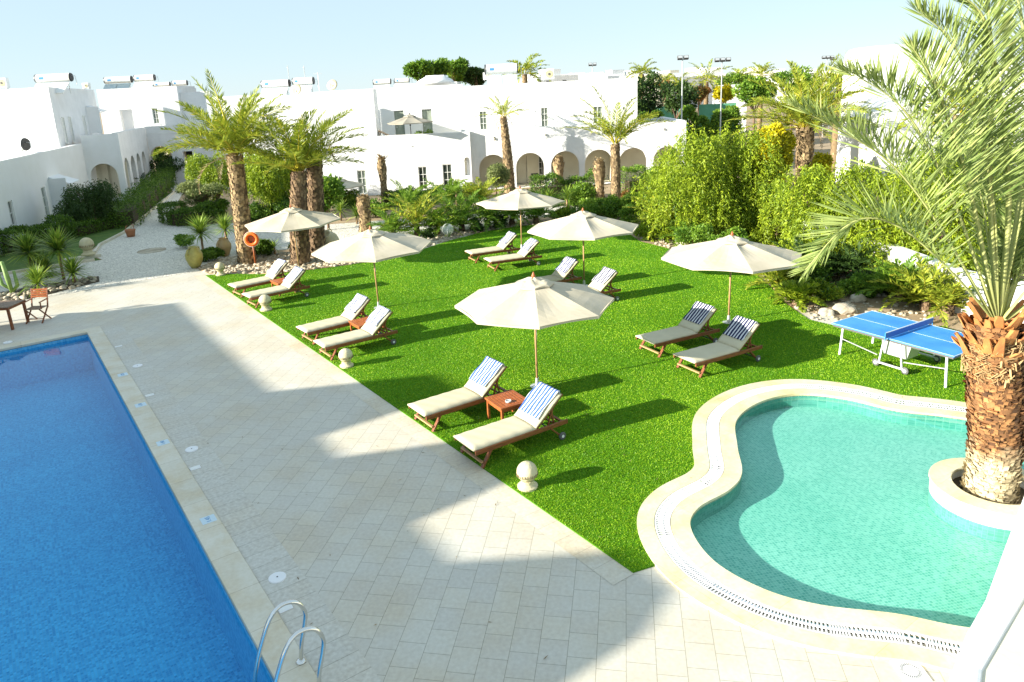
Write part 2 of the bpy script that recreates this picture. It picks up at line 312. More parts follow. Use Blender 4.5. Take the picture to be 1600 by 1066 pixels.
# ------------------------------------------------------------------ plant generators (numpy)
def nrm(a): return a/np.maximum(np.linalg.norm(a, axis=-1, keepdims=True), 1e-9)
def rhombs(P, D, W, ln, wd):            # leaf blades: base P, direction D, width direction W
    ln = np.asarray(ln)[:, None]; wd = np.asarray(wd)[:, None]
    m = P + D*ln*.45
    V = np.stack([P, m-W*wd*.5, P+D*ln, m+W*wd*.5], 1).reshape(-1, 3)
    return V, np.arange(len(V)).reshape(-1, 4)
def frond(base, az, el, L, droop, rng, nl=40, ll=.45, lw=.035, pts=None, up=.35, plane=0.):
    ns = 24
    if pts is not None:
        p = np.array(pts, float); k = len(p)
        t = np.linspace(0, k-1, ns+1); C = np.empty((ns+1, 3))
        for j, tt in enumerate(t):
            i = min(int(tt), k-2); f = tt-i
            a, b, c, d = p[max(i-1, 0)], p[i], p[i+1], p[min(i+2, k-1)]
            C[j] = .5*((2*b)+(-a+c)*f+(2*a-5*b+4*c-d)*f*f+(-a+3*b-3*c+d)*f**3)
    else:
        tt = np.linspace(0, 1, ns+1); e = el-droop*tt**1.4
        d = np.stack([np.cos(e)*math.cos(az), np.cos(e)*math.sin(az), np.sin(e)], 1)*L/ns
        C = np.array(base)+np.concatenate([[[0, 0, 0]], np.cumsum(d[:-1], 0)])
    seg = np.gradient(C, axis=0); T = nrm(seg)
    hz = np.array([math.cos(az), math.sin(az), 0]) if pts is None else nrm((C[-1]-C[0])*[1, 1, 0])
    Sd = np.cross(hz, [0, 0, 1]); Sd = np.repeat(nrm(Sd[None]), ns+1, 0); U = np.cross(Sd, T)
    if plane: Sd, U = Sd*math.cos(plane)+U*math.sin(plane), U*math.cos(plane)-Sd*math.sin(plane)
    t = np.linspace(.16 if pts is None else .25, 1, nl); idx = t*ns; i0 = np.minimum(idx.astype(int), ns-1); fr = (idx-i0)[:, None]
    def lerp(A): return A[i0]*(1-fr)+A[i0+1]*fr
    P, Tn, Sn, Un = lerp(C), nrm(lerp(T)), nrm(lerp(Sd)), nrm(lerp(U))
    prof = np.clip(np.sin(PI*np.clip(t*.9+.05, 0, 1)**.8)**.7, .3, 1)
    Vs, Fs, Vals = [], [], []; k = 0
    for side in (-1, 1):
        r = rng.normal(0, 1, (nl, 3))
        D = nrm(Sn*side*.72+Tn*(.62+.7*t[:, None]**2)+Un*(up+.22*r[:, :1])+.11*r-np.array([0, 0, .10]))
        W = nrm(np.cross(D, Un+.5*r)); ln = ll*prof*rng.uniform(.85, 1.12, nl)
        V, F = rhombs(P, D, W, ln, np.full(nl, lw)); Vs.append(V); Fs.append(F+k); k += len(V); Vals.append(np.clip(rng.normal(.5, .2, nl), 0, 1))
    rw = np.linspace(.045, .008, ns+1)[:, None]*(L if pts is None else 4)/4     # rachis, three-sided
    ring = np.stack([C+Sd*rw, C+U*rw*.8, C-Sd*rw], 1).reshape(-1, 3); f = []
    for i in range(ns):
        for j in range(3): a, b = i*3+j, i*3+(j+1) % 3; f.append((a, b, b+3, a+3))
    Vs.append(ring); Fs.append(np.array(f)+k); Vals.append(np.full(len(f), .93))
    return np.concatenate(Vs), np.concatenate(Fs), np.concatenate(Vals)
def merge(parts):
    V, F, X, k = [], [], [], 0
    for v, f, x in parts: V.append(v); F.append(f+k); X.append(x); k += len(v)
    return np.concatenate(V), np.concatenate(F), np.concatenate(X)
def palm_trunk(pts, rs, rng, nsc=500, sc=.09, name='trunk', mat=None, parent=None, stick=.45, wide=1.3, jit=0.):
    """tapered trunk covered in a spiral of cut leaf bases"""
    pts = np.array(pts, float); m = 30; t = np.linspace(0, len(pts)-1, m)
    C = np.stack([np.interp(t, range(len(pts)), pts[:, j]) for j in range(3)], 1); R = np.interp(t, range(len(rs)), rs)
    n = 16; V = []; th = np.arange(n)*2*PI/n
    for i in range(m):
        rr = R[i]*(1+rng.normal(0, .035, n))
        V.append(np.stack([C[i, 0]+rr*np.cos(th), C[i, 1]+rr*np.sin(th), np.full(n, C[i, 2])], 1))
    V = np.concatenate(V); F = []
    for i in range(m-1):
        for j in range(n): F.append((i*n+j, i*n+(j+1) % n, (i+1)*n+(j+1) % n, (i+1)*n+j))
    F = np.array(F); val = np.full(len(F), .3)
    s = np.arange(nsc)/nsc; a = np.arange(nsc)*2.39996+rng.normal(0, .12, nsc)
    P = np.stack([np.interp(s*(m-1), range(m), C[:, j]) for j in range(3)], 1); Rr = np.interp(s*(m-1), range(m), R)
    out = np.stack([np.cos(a), np.sin(a), np.zeros(nsc)], 1); tan = np.stack([-np.sin(a), np.cos(a), np.zeros(nsc)], 1)
    B0 = P+out*Rr[:, None]*.97; h = sc*rng.uniform(.7-.25*jit, 1.3+.4*jit, nsc)[:, None]; a = a+rng.normal(0, .3, nsc)*jit
    upv = nrm(out*stick+np.array([0, 0, 1])+.15*(1+2*jit)*rng.normal(0, 1, (nsc, 3)))
    hw = h*wide; q = np.stack([B0-tan*hw*.6, B0+tan*hw*.6, B0+upv*h+tan*hw*.3+out*h*.1, B0+upv*h-tan*hw*.3+out*h*.1,
                  B0-np.array([0, 0, 1])*h*.4+out*h*.25-tan*hw*.35, B0-np.array([0, 0, 1])*h*.4+out*h*.25+tan*hw*.35], 1)
    k = len(V); V = np.concatenate([V, q.reshape(-1, 3)]); b = k+np.arange(nsc)*6
    F = np.concatenate([F, np.stack([b, b+1, b+2, b+3], 1), np.stack([b+4, b+5, b+1, b], 1), np.stack([b+4, b+5, b+2, b+3], 1)])
    x = rng.uniform(0, 1, nsc); val = np.concatenate([val, x, x, x])
    return npmesh(name, V, F, mat, parent, val)
def trunkmat(name, c1, c2, c3=None):
    m, nt, b = newmat(name); L = nt.links; a = N(nt, 'ShaderNodeAttribute', attribute_name='v'); r = N(nt, 'ShaderNodeValToRGB')
    r.color_ramp.elements[0].color = c4(c1); r.color_ramp.elements[1].color = c4(c2); L.new(a.outputs['Fac'], r.inputs[0]); out = r.outputs[0]
    if c3:   # sun-bleached foot of the trunk
        g = N(nt, 'ShaderNodeNewGeometry'); sp = N(nt, 'ShaderNodeSeparateXYZ'); L.new(g.outputs['Position'], sp.inputs[0])
        n = N(nt, 'ShaderNodeTexNoise', Scale=5.); L.new(g.outputs['Position'], n.inputs['Vector'])
        ad = N(nt, 'ShaderNodeMath', operation='MULTIPLY_ADD'); L.new(n.outputs['Fac'], ad.inputs[0]); ad.inputs[1].default_value = .6; L.new(sp.outputs[2], ad.inputs[2])
        mr = N(nt, 'ShaderNodeMapRange'); mr.inputs[1].default_value = 1.3; mr.inputs[2].default_value = .95; L.new(ad.outputs[0], mr.inputs[0])
        x = N(nt, 'ShaderNodeMix', data_type='RGBA'); L.new(mr.outputs[0], x.inputs['Factor']); L.new(out, x.inputs['A'])
        r2 = N(nt, 'ShaderNodeValToRGB'); r2.color_ramp.elements[0].color = c4((c3[0]*.45, c3[1]*.42, c3[2]*.38)); r2.color_ramp.elements[1].color = c4(c3); L.new(a.outputs['Fac'], r2.inputs[0])
        L.new(r2.outputs[0], x.inputs['B']); out = x.outputs['Result']
    L.new(out, b.inputs['Base Color']); b.inputs['Roughness'].default_value = .9; return m
MT['trunk'] = trunkmat('palm_leaf_bases', (.11, .07, .035), (.46, .33, .17))
MT['trunkdark'] = trunkmat('dark_palm_leaf_bases', (.09, .055, .03), (.30, .20, .11))
MT['trunkfore'] = trunkmat('orange_brown_leaf_bases', (.07, .03, .012), (.46, .22, .08), (.72, .63, .42))
def palm(base, top, r0, r1, nf, L, label, seed, el=(.1, 1.35), droop=(.7, 1.5), nl=34, ll=.42, lw=.045, leaf='palmleaf', trunk='trunk', dry=0, nsc=420, group=None, name='palm_tree', cat='palm tree', boots=True, azr=(0, 2*PI)):
    rng = np.random.default_rng(seed); base, top = Vector(base), Vector(top); root = empty(name, base, 0, label, cat, group)
    t = top-base
    mid = t*.5+Vector((rng.normal(0, .05), rng.normal(0, .05), 0))
    palm_trunk([(0, 0, -.05), tuple(mid), tuple(t)], [r0*1.12, r0*.95, r1], rng, nsc, r0*.32, 'trunk', MT[trunk], root)
    parts = []
    for i in range(nf):
        k = (i+.5)/nf; e = el[1]+(el[0]-el[1])*k**.8+rng.normal(0, .08)
        az = azr[0]+(azr[1]-azr[0])*((i*.38197) % 1)+rng.normal(0, .15)
        b = np.array(t)+np.array([math.cos(az), math.sin(az), 0])*r1*.5+[0, 0, rng.uniform(0, .15)]
        parts.append(frond(b, az, e, L*rng.uniform(.8, 1.1), droop[0]+(droop[1]-droop[0])*rng.uniform(0, 1), rng, nl, ll, lw, plane=rng.normal(0, .35)))
    V, F, X = merge(parts); npmesh('crown', V, F, MT[leaf], root, X)
    if dry:
        parts = []
        for i in range(dry):
            az = rng.uniform(0, 2*PI); parts.append(frond(np.array(t)-[0, 0, .1], az, rng.uniform(-.1, .5), L*rng.uniform(.55, .8), rng.uniform(1.4, 2.2), rng, 22, ll*.7, lw*.7))
        V, F, X = merge(parts); npmesh('dead_fronds', V, F, MT['drypalm'], root, X)
    return root
def clump_points(rng, clumps, n):
    w = np.array([c[3]*c[4]*c[5] for c in clumps])**(2/3); ci = rng.choice(len(clumps), n, p=w/w.sum())
    d = nrm(rng.normal(0, 1, (n, 3))); r = rng.uniform(.55, 1.03, n)[:, None]
    c = np.array([k[:3] for k in clumps])[ci]; s = np.array([k[3:6] for k in clumps])[ci]
    return c+d*s*r, d, ci
def make_clumps(rng, cx, cy, cz, rx, ry, rz, n):
    out = [(cx, cy, cz, rx*.6, ry*.6, rz*.6)]
    for i in range(n):
        d = nrm(rng.normal(0, 1, (1, 3)))[0]; s = rng.uniform(.26, .46)
        out.append((cx+d[0]*rx*.68, cy+d[1]*ry*.68, cz+d[2]*rz*.62, rx*s, ry*s, rz*s))
    return out
def leafy(base, crown, rx, ry, rz, n, leaf, label, seed, ls=.12, lw=.05, weep=0., nclump=9, trunk=.12, name='tree', cat='tree', group=None, tilt=.8, lean=(0, 0), nstem=4, barkm='bark'):
    """tree or shrub: tapered trunk, limbs, crown of small leaves in uneven clumps"""
    rng = np.random.default_rng(seed); base = Vector(base); c = Vector(crown)-base
    root = empty(name, base, 0, label, cat, group); cl = make_clumps(rng, c.x, c.y, c.z, rx, ry, rz, nclump)
    if trunk:
        b = MB(); fork = Vector((c.x*.4+lean[0], c.y*.4+lean[1], max(.25, (c.z-rz*.6)*.75)))
        b.tube([(0, 0, -.05), fork*.5+Vector((rng.normal(0, .05), rng.normal(0, .05), 0)), fork], [trunk*1.25, trunk, trunk*.8], 9)
        for k in cl[1:1+nstem+2]:
            e = Vector(k[:3]); mdl = fork.lerp(e, .5)+Vector((0, 0, .1*rz)); b.tube([fork, mdl, e], [trunk*.6, trunk*.35, trunk*.1], 6)
        b.build('trunk', MT[barkm], root, smooth=True)
    if weep:
        ns = n//14; P, d, ci = clump_points(rng, cl, ns); P = P[d[:, 2] > -.75]; ns = len(P); m = 14
        h = rng.uniform(.5, 1., ns)*weep; az = rng.uniform(0, 2*PI, ns); t = np.linspace(0, 1, m)
        out = nrm(P-np.array([c.x, c.y, c.z]))*[1, 1, 0]
        Q = P[:, None]+out[:, None]*(.22*t*(1-.5*t))[None, :, None]*weep-np.array([0, 0, 1])*(t**1.3)[None, :, None]*h[:, None, None]
        Q = Q+rng.normal(0, .025, Q.shape); Q = Q.reshape(-1, 3); Q[:, 2] = np.maximum(Q[:, 2], .06)
        D = nrm(rng.normal(0, 1, Q.shape)*[.75, .75, .35]-np.array([0, 0, .75])); W = nrm(np.cross(D, rng.normal(0, 1, Q.shape)))
        v = np.repeat(rng.uniform(.1, .95, ns), m)*.7+rng.uniform(0, .3, ns*m)
    else:
        Q, d, ci = clump_points(rng, cl, n); tone = rng.uniform(-.15, .25, len(cl))
        D = nrm(d*.5+rng.normal(0, 1, Q.shape)*tilt+np.array([0, 0, .2])); W = nrm(np.cross(D, rng.normal(0, 1, Q.shape)))
        v = np.clip(rng.uniform(.05, .8, len(Q))+tone[ci], 0, 1); Q[:, 2] = np.maximum(Q[:, 2], .04)
    V, F = rhombs(Q, D, W, ls*rng.uniform(.7, 1.3, len(Q)), lw*rng.uniform(.8, 1.2, len(Q)))
    npmesh('crown' if trunk else 'foliage', V, F, MT[leaf], root, v); return root
def hedge(pts, w, h, n, label, seed, leaf='hedge', ls=.1, group=None, name='hedge', cat='hedge'):
    """clipped hedge along a polyline: woody core and a shell of leaves"""
    rng = np.random.default_rng(seed); p = np.array(pts, float); seg = np.linalg.norm(np.diff(p, axis=0), axis=1); cum = np.concatenate([[0], np.cumsum(seg)])
    root = empty(name, (p[0, 0], p[0, 1], 0), 0, label, cat, group)
    s = rng.uniform(0, cum[-1], n); xy = np.stack([np.interp(s, cum, p[:, 0]), np.interp(s, cum, p[:, 1])], 1)
    i = np.clip(np.searchsorted(cum, s)-1, 0, len(seg)-1); dr = nrm(np.diff(p, axis=0))[i]; nr = np.stack([-dr[:, 1], dr[:, 0]], 1)
    a = rng.uniform(0, 1, n); side = np.where(rng.uniform(0, 1, n) < .5, -1, 1); wob = 1+.16*np.sin(s*2.1)+.1*np.sin(s*5.3+1)
    off = np.where(a < .5, side*w/2, rng.uniform(-w/2, w/2, n)); z = np.where(a < .5, rng.uniform(.02, 1, n)*h, h)*wob
    Q = np.concatenate([xy+nr*(off*wob)[:, None], z[:, None]], 1)+rng.normal(0, .045, (n, 3)); Q[:, :2] -= p[0]
    ne = n//12; ce = np.where(rng.uniform(0, 1, ne) < .5, 0, len(p)-1); Q[:ne, :2] = p[ce]-p[0]+rng.normal(0, w*.2, (ne, 2)); Q[:ne, 2] = rng.uniform(.02, 1, ne)*h
    D = nrm(rng.normal(0, 1, (n, 3))+np.array([0, 0, .3])); W = nrm(np.cross(D, rng.normal(0, 1, (n, 3))))
    V, F = rhombs(Q, D, W, ls*rng.uniform(.7, 1.3, n), ls*.5*np.ones(n)); npmesh('foliage', V, F, MT[leaf], root, rng.uniform(0, 1, n))
    b = MB()
    for k in range(len(p)-1):
        A = Vector((*(p[k]-p[0]), h*.36)); B_ = Vector((*(p[k+1]-p[0]), h*.36)); dd = (B_-A).normalized()
        if k == 0: A += dd*w*.4
        if k == len(p)-2: B_ -= dd*w*.4
        b.bar(A, B_, w*.62, h*.66)
    b.build('branches', MT['darksoil'], root); return root
def rosette(base, h, L, n, label, seed, leaf='yucca', wd=.05, trunk=.05, heads=((0, 0, 0),), el=(-.3, 1.45), name='yucca_plant', cat='yucca', group=None, droop=.35):
    rng = np.random.default_rng(seed); root = empty(name, base, 0, label, cat, group); b = MB(); Vs, Fs, Xs, k = [], [], [], 0
    for hx, hy, hz in heads:
        top = Vector((hx, hy, h+hz)); b.tube([(hx*.3, hy*.3, -.04), (hx*.7, hy*.7, (h+hz)*.5), top], [trunk*1.2, trunk, trunk*.9], 7)
        for i in range(n):
            az = i*2.39996; e = el[0]+(el[1]-el[0])*(i/n)**.8+rng.normal(0, .1); ln = L*rng.uniform(.75, 1.1)
            d0 = np.array([math.cos(e)*math.cos(az), math.cos(e)*math.sin(az), math.sin(e)]); e2 = e-droop
            d1 = np.array([math.cos(e2)*math.cos(az), math.cos(e2)*math.sin(az), math.sin(e2)]); w = np.array([-math.sin(az), math.cos(az), 0])*wd/2
            p0 = np.array(top)+d0*.03; p1 = p0+d0*ln*.5; p2 = p1+d1*ln*.5
            Vs.append(np.array([p0-w*.6, p0+w*.6, p1+w, p1-w, p2+w*.08, p2-w*.08])); Fs.append(np.array([(0, 1, 2, 3), (3, 2, 4, 5)])+k); k += 6; x = rng.uniform(.1, 1); Xs += [x, x]
    if trunk: b.build('stem', MT['palmtrunk'], root, smooth=True)
    npmesh('leaves', np.concatenate(Vs), np.concatenate(Fs), MT[leaf], root, Xs); return root
def cycad(base, h, L, n, label, seed, leaf='palmleaf', ll=.2, lw=.03, nl=26, el=(.15, 1.35), droop=(.6, 1.3), group=None, name='low_palm', cat='small palm', r=.12):
    rng = np.random.default_rng(seed); root = empty(name, base, 0, label, cat, group); parts = []
    for i in range(n):
        az = i*2.39996+rng.normal(0, .2); e = el[1]+(el[0]-el[1])*((i+.5)/n)+rng.normal(0, .08)
        parts.append(frond(np.array([0, 0, h]), az, e, L*rng.uniform(.75, 1.1), rng.uniform(*droop), rng, nl, ll, lw))
    V, F, X = merge(parts); npmesh('crown', V, F, MT[leaf], root, X)
    palm_trunk([(0, 0, -.05), (0, 0, h*.5), (0, 0, h+.05)], [r*1.1, r, r*.9], rng, 60, r*.5, 'trunk', MT['trunkdark'], root); return root
# ------------------------------------------------------------------ light
AZ = rad(-14); EL = rad(18)
ltrav = Vector((math.cos(AZ)*math.cos(EL), math.sin(AZ)*math.cos(EL), -math.sin(EL)))
sl = bpy.data.lights.new('sun', 'SUN'); sl.energy = 5.0; sl.angle = rad(.55); sl.color = (1., .94, .82)
so = bpy.data.objects.new('sun', sl); COL.objects.link(so); so.rotation_euler = ltrav.to_track_quat('-Z', 'Y').to_euler()
w = bpy.data.worlds.new('World'); S.world = w; w.use_nodes = True; nt = w.node_tree
sk = nt.nodes.new('ShaderNodeTexSky'); sk.sky_type = 'NISHITA'; sk.sun_disc = False; sk.sun_elevation = EL
sk.sun_rotation = PI/2-(AZ+PI); sk.air_density = 1.; sk.dust_density = .0; sk.ozone_density = 3.; sk.altitude = 0
hz = nt.nodes.new('ShaderNodeMix'); hz.data_type = 'RGBA'; hz.inputs['Factor'].default_value = .86; hz.inputs['B'].default_value = (2.05, 2.6, 2.95, 1)   # thin high haze evens the sky
nt.links.new(sk.outputs[0], hz.inputs['A']); nt.links.new(hz.outputs['Result'], nt.nodes['Background'].inputs[0]); nt.nodes['Background'].inputs[1].default_value = .115
S.view_settings.view_transform = 'Standard'; S.view_settings.look = 'None'; S.view_settings.exposure = 1.47; S.view_settings.gamma = 1
S.cycles.max_bounces = 8; S.cycles.transparent_max_bounces = 12; S.cycles.caustics_reflective = False; S.cycles.caustics_refractive = False
# ------------------------------------------------------------------ pools, deck, lawn
def closed_spline(p, k=8, closed=True):
    n = len(p); out = []
    for i in range(n if closed else n-1):
        a, b, c, d = (Vector(p[(i+j) % n] if closed else p[min(max(i+j, 0), n-1)]) for j in (-1, 0, 1, 2))
        for q in range(k):
            t = q/k; out.append(.5*((2*b)+(c-a)*t+(2*a-5*b+4*c-d)*t*t+(3*b-a-3*c+d)*t**3))
    return out
KI = [(8.4, 2.89), (8.01, 3.49), (7.45, 4.14), (7.17, 4.75), (7.15, 5.49), (7.5, 6.18), (8.0, 6.46), (8.79, 6.49), (9.38, 6.70), (10.07, 7.31), (10.95, 7.98), (11.98, 8.17), (12.85, 7.9), (13.35, 7.2), (13.55, 6.3), (13.98, 5.57), (14.3, 4.8), (14.35, 4.0), (13.9, 2.9), (12.9, 2.1), (11.5, 1.6), (10.2, 1.6), (9.2, 2.0)]
KS = closed_spline(KI, 10); NK = len(KS)
def offs(d):
    out = []
    for i in range(NK):
        t = (KS[(i+2) % NK]-KS[(i-2) % NK]).normalized(); out.append(KS[i]+Vector((-t.y, t.x))*d)
    return out
KO = {d: offs(d) for d in (0, .28, .30, .50, .52, .77, .4)}
def ring(b, d0, d1, z, zb=None):
    A, B = KO[d0], KO[d1]
    zb = z-.03 if zb is None else zb; k = len(b.v)
    for i in range(NK): b.v += [(A[i].x, A[i].y, z), (B[i].x, B[i].y, z), (A[i].x, A[i].y, zb), (B[i].x, B[i].y, zb)]
    for i in range(NK):
        j = (i+1) % NK; a, c = k+4*i, k+4*j; b.f += [(a, a+1, c+1, c), (a+1, a+3, c+3, c+1), (a+2, a, c, c+2)]
    return b
PX0, PX1, PY0, PY1 = -9.5, 1.66, 3.2, 23.79
poolrect = [(PX0-.4, PY0-.4), (PX1+.4, PY0-.4), (PX1+.4, PY1+.4), (PX0-.4, PY1+.4)]
DX0, DX1, DY0, DY1 = -16, 18, -8, 29.8
deckrect = [(DX0, DY0), (DX1, DY0), (DX1, DY1), (DX0, DY1)]
def structure(b, name, mat, **k): return tag(b.build(name, mat, **k), kind='structure')
structure(MB().sheet(deckrect, 0, [poolrect, [tuple(p) for p in KO[.4]]]), 'pool_deck', MT['deck'])
structure(MB().sheet([(-3000, -3000), (3000, -3000), (3000, 3000), (-3000, 3000)], 0, [deckrect]), 'ground', MT['soil'])
structure(MB().sheet([(2.07, 2.8), (2.62, 2.8), (2.62, 24.2), (2.07, 24.2)], .004), 'deck_edge_strip', MT['deck_strip'])
structure(MB().sheet([(5.77, 6.0), (6.15, 6.0), (6.30, 29.0), (5.92, 29.0)], .004), 'lawn_edge_strip', MT['lawn_strip'])
pool = empty('swimming_pool', (0, 0, 0), 0, 'large rectangular swimming pool of blue mosaic under still blue water', 'swimming pool')
b = MB(); z = -1.15; b.add([(PX0, PY0, z), (PX1, PY0, z), (PX1, PY1, z), (PX0, PY1, z)], [(0, 1, 2, 3)]); b.build('floor', MT['mosaic_blue'], pool)
b = MB(); r = [(PX0, PY0), (PX1, PY0), (PX1, PY1), (PX0, PY1)]
for i in range(4): p, q = r[i], r[(i+1) % 4]; b.add([(*p, z), (*q, z), (*q, -.03), (*p, -.03)], [(0, 1, 2, 3)])
b.build('side_wall', MT['mosaic_blue_v'], pool)
b = MB().prism(poolrect, -.05, .035, [r]); b.build('coping', MT['travertine'], pool, bevel=.008)
tag(MB().sheet(r, -.12).build('pool_water', MT['water_main'], fix=False), kind='structure')
kp = empty('paddling_pool', (0, 0, 0), 0, 'curving turquoise mosaic paddling pool with pale stone rim at the corner of the lawn', 'paddling pool')
b = MB(); b.sheet([tuple(p) for p in KS], -.25); b.build('floor', MT['mosaic_green'], kp)
b = MB(); k = len(b.v)
for p in KS: b.v += [(p.x, p.y, -.25), (p.x, p.y, -.002)]
for i in range(NK): j = (i+1) % NK; b.f.append((2*i, 2*j, 2*j+1, 2*i+1))
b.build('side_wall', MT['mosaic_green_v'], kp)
b = MB(); ring(b, 0, .28, .04, -.02); b.build('inner_coping', MT['kcoping'], kp)
b = MB(); ring(b, .52, .77, .04, -.05); b.build('outer_coping', MT['kcoping'], kp)
tag(MB().sheet([tuple(p) for p in KS], -.03).build('paddling_pool_water', MT['water_kid'], fix=False), kind='structure')
gr = empty('drain_grate', (0, 0, 0), 0, 'white slotted overflow grate set in the rim round the paddling pool', 'drain grate')
b = MB(); ring(b, .28, .52, -.055, -.08); b.build('channel', MT['darksoil'], gr)
b = MB()   # slats across the channel
A, B_ = [Vector((*p, 0)) for p in KO[.30]], [Vector((*p, 0)) for p in KO[.50]]
for i in range(NK):
    j = (i+1) % NK; ln = (B_[j]-B_[i]).length; q = max(1, round(ln/.04))
    for t in range(q):
        f = t/q; a0, b0 = A[i].lerp(A[j], f), B_[i].lerp(B_[j], f); b.bar(a0+Vector((0, 0, .03)), b0+Vector((0, 0, .03)), .017, .012)
    for f in (0, .5, 1.):
        b.bar(A[i].lerp(B_[i], f)+Vector((0, 0, .031)), A[j].lerp(B_[j], f)+Vector((0, 0, .031)), .022, .013)
b.build('slats', MT['white'], gr)
# lawn
i0, i1 = 4*10+2, 15*10+5
ringpts = [tuple(KO[.4][i]) for i in range(i0, i1)]
lawn = [(6.15, 6.02)] + [(6.50, 5.93)] + ringpts + [(16.4, 4.6), (17.9, 5.2), (18.7, 6.4), (19.2, 8.0), (18.3, 8.9), (17.35, 9.6), (17.35, 10.5), (18.2, 11.8), (19.4, 13.1), (20.6, 14.6), (21.1, 17.1), (21.5, 19.3), (21.75, 20.9), (22.8, 22.7), (23.0, 24.8), (22.2, 26.6), (20.6, 27.6), (18.6, 27.7), (16.4, 27.2), (14.4, 26.4), (12.9, 25.9), (10.6, 26.2), (8.3, 26.9), (7.0, 28.3), (6.30, 28.75)]
structure(MB().prism(lawn, .001, .022), 'lawn', MT['turf'])
def inpoly(P, poly):
    x, y = P[:, 0], P[:, 1]; c = np.zeros(len(P), bool); n = len(poly)
    for i in range(n):
        x0, y0 = poly[i]; x1, y1 = poly[(i+1) % n]
        if y0 == y1: continue
        t = ((y0 > y) != (y1 > y)) & (x < (x1-x0)*(y-y0)/(y1-y0)+x0); c ^= t
    return c
Q = RNG.uniform([6, 3.5], [23.2, 29], (2400000, 2)); d2 = (Q**2).sum(1); Q = Q[RNG.uniform(0, 1, len(Q)) < 95/np.maximum(d2, 95)]
ko = [tuple(p) for p in KO[.77]]
Q = Q[inpoly(Q, lawn) & ~inpoly(Q, ko)]; n = len(Q); P3 = np.concatenate([Q, np.full((n, 1), .02)], 1)
D = nrm(RNG.normal(0, .75, (n, 3))*[1, 1, .2]+[0, 0, 1]); W = nrm(np.cross(D, RNG.normal(0, 1, (n, 3)))); sc = (np.sqrt((Q**2).sum(1))/12)[:, None]
L_ = RNG.uniform(.016, .034, (n, 1)); V = np.stack([P3-W*.006*sc, P3+W*.006*sc, P3+D*L_], 1).reshape(-1, 3)
pv = .5+.22*np.sin(Q[:, 0]*1.3+np.sin(Q[:, 1]))*np.sin(Q[:, 1]*.9)
tag(npmesh('grass', V, np.arange(3*n).reshape(-1, 3), MT['blade'], None, np.clip(RNG.normal(pv, .3), 0, 1)), 'short bright green turf blades covering the lawn', kind='stuff')
Q = np.concatenate([RNG.uniform([6, 3.5], [20, 27], (260, 2)), RNG.normal([11, 6.6], [1.6, 1.2], (60, 2)), RNG.uniform([2.3, 5], [6, 29], (70, 2)), RNG.normal([5.6, 27], [1.5, 2.2], (60, 2))])
inl = inpoly(Q, lawn); Q = Q[~inpoly(Q, [tuple(p) for p in KO[0]])]; inl = inpoly(Q, lawn); n = len(Q); P3 = np.concatenate([Q, np.where(inl, .045, .009)[:, None]], 1); a = RNG.uniform(0, 2*PI, n)
D = np.stack([np.cos(a), np.sin(a), RNG.uniform(0, .25, n)], 1); V, F = rhombs(P3, nrm(D), np.stack([-np.sin(a), np.cos(a), RNG.uniform(-.2, .2, n)], 1), RNG.uniform(.03, .09, n), RNG.uniform(.008, .02, n))
tag(npmesh('fallen_leaves', V, F, MT['drypalm'], None, RNG.uniform(0, 1, n)), 'a few dry leaves fallen on the lawn and the deck', kind='stuff')
# cobbled path and beds
cob = [(-16, 29.8), (6.3, 29.8), (8.2, 31.6), (10, 31.4), (12, 30.3), (14.5, 28.9), (16.8, 28.9), (22.5, 28.9), (27, 27.5), (27, 30), (20, 33), (14, 36.0), (10.9, 40.7), (9.2, 41.8), (8.2, 44.5), (10.2, 52), (12.5, 60), (16, 66.5), (12.5, 67.5), (11.8, 60.1), (8.7, 51.7), (5.4, 42.4), (3.9, 39.4), (3.3, 37.6), (3.6, 35.5), (-16, 35.2)]
structure(MB().sheet(cob, .005), 'cobbled_path', MT['cobble'])
structure(MB().sheet([(-16, 35.21), (3.55, 35.51), (3.2, 37.6), (3.8, 39.4), (5.3, 42.4), (8.6, 51.7), (11.7, 60.1), (9, 58), (5.9, 57), (0, 40.6), (-10, 36)], .003), 'garden_lawn', MT['lawn_dark'])
def edging(pts, label, w=.1, h=.12):
    b = MB(); p = [Vector((*q, h/2)) for q in pts]
    for i in range(len(p)-1): b.bar(p[i], p[i+1], w, h)
    o = b.build('stone_kerb', MT['travertine'])
    return tag(o, label, 'kerb')
edging([(-16, 35.25), (3.3, 35.5)], 'pale stone kerb between the cobbles and the left garden grass')
edging([(3.55, 37.4), (4.0, 39.4), (5.55, 42.4), (8.85, 51.7), (11.9, 60.1)], 'pale stone kerb along the hedge side of the winding path')
def pebbles(poly, n, s0, s1, label, seed, name='pebbles', z=0.):
    rng = np.random.default_rng(seed); p = np.array(poly); Q = rng.uniform(p.min(0), p.max(0), (n*4, 2)); Q = Q[inpoly(Q, poly)][:n]
    bm = bmesh.new(); bmesh.ops.create_icosphere(bm, subdivisions=1, radius=1); bm.verts.ensure_lookup_table()
    B = np.array([v.co[:] for v in bm.verts]); F = np.array([[v.index for v in f.verts] for f in bm.faces]); bm.free()
    Vs, Fs = [], []
    for i, q in enumerate(Q):
        s = rng.uniform(s0, s1); a = rng.uniform(0, PI); v = B*(1+rng.normal(0, .09, (len(B), 1)))*[s, s*rng.uniform(.6, .9), s*rng.uniform(.45, .7)]
        v = v @ np.array([[math.cos(a), math.sin(a), 0], [-math.sin(a), math.cos(a), 0], [0, 0, 1]])
        Vs.append(v+[q[0], q[1], z+s*.25]); Fs.append(F+i*len(B))
    o = npmesh(name, np.concatenate(Vs), np.concatenate(Fs), MT['pebble'], smooth=True); return tag(o, label, kind='stuff')
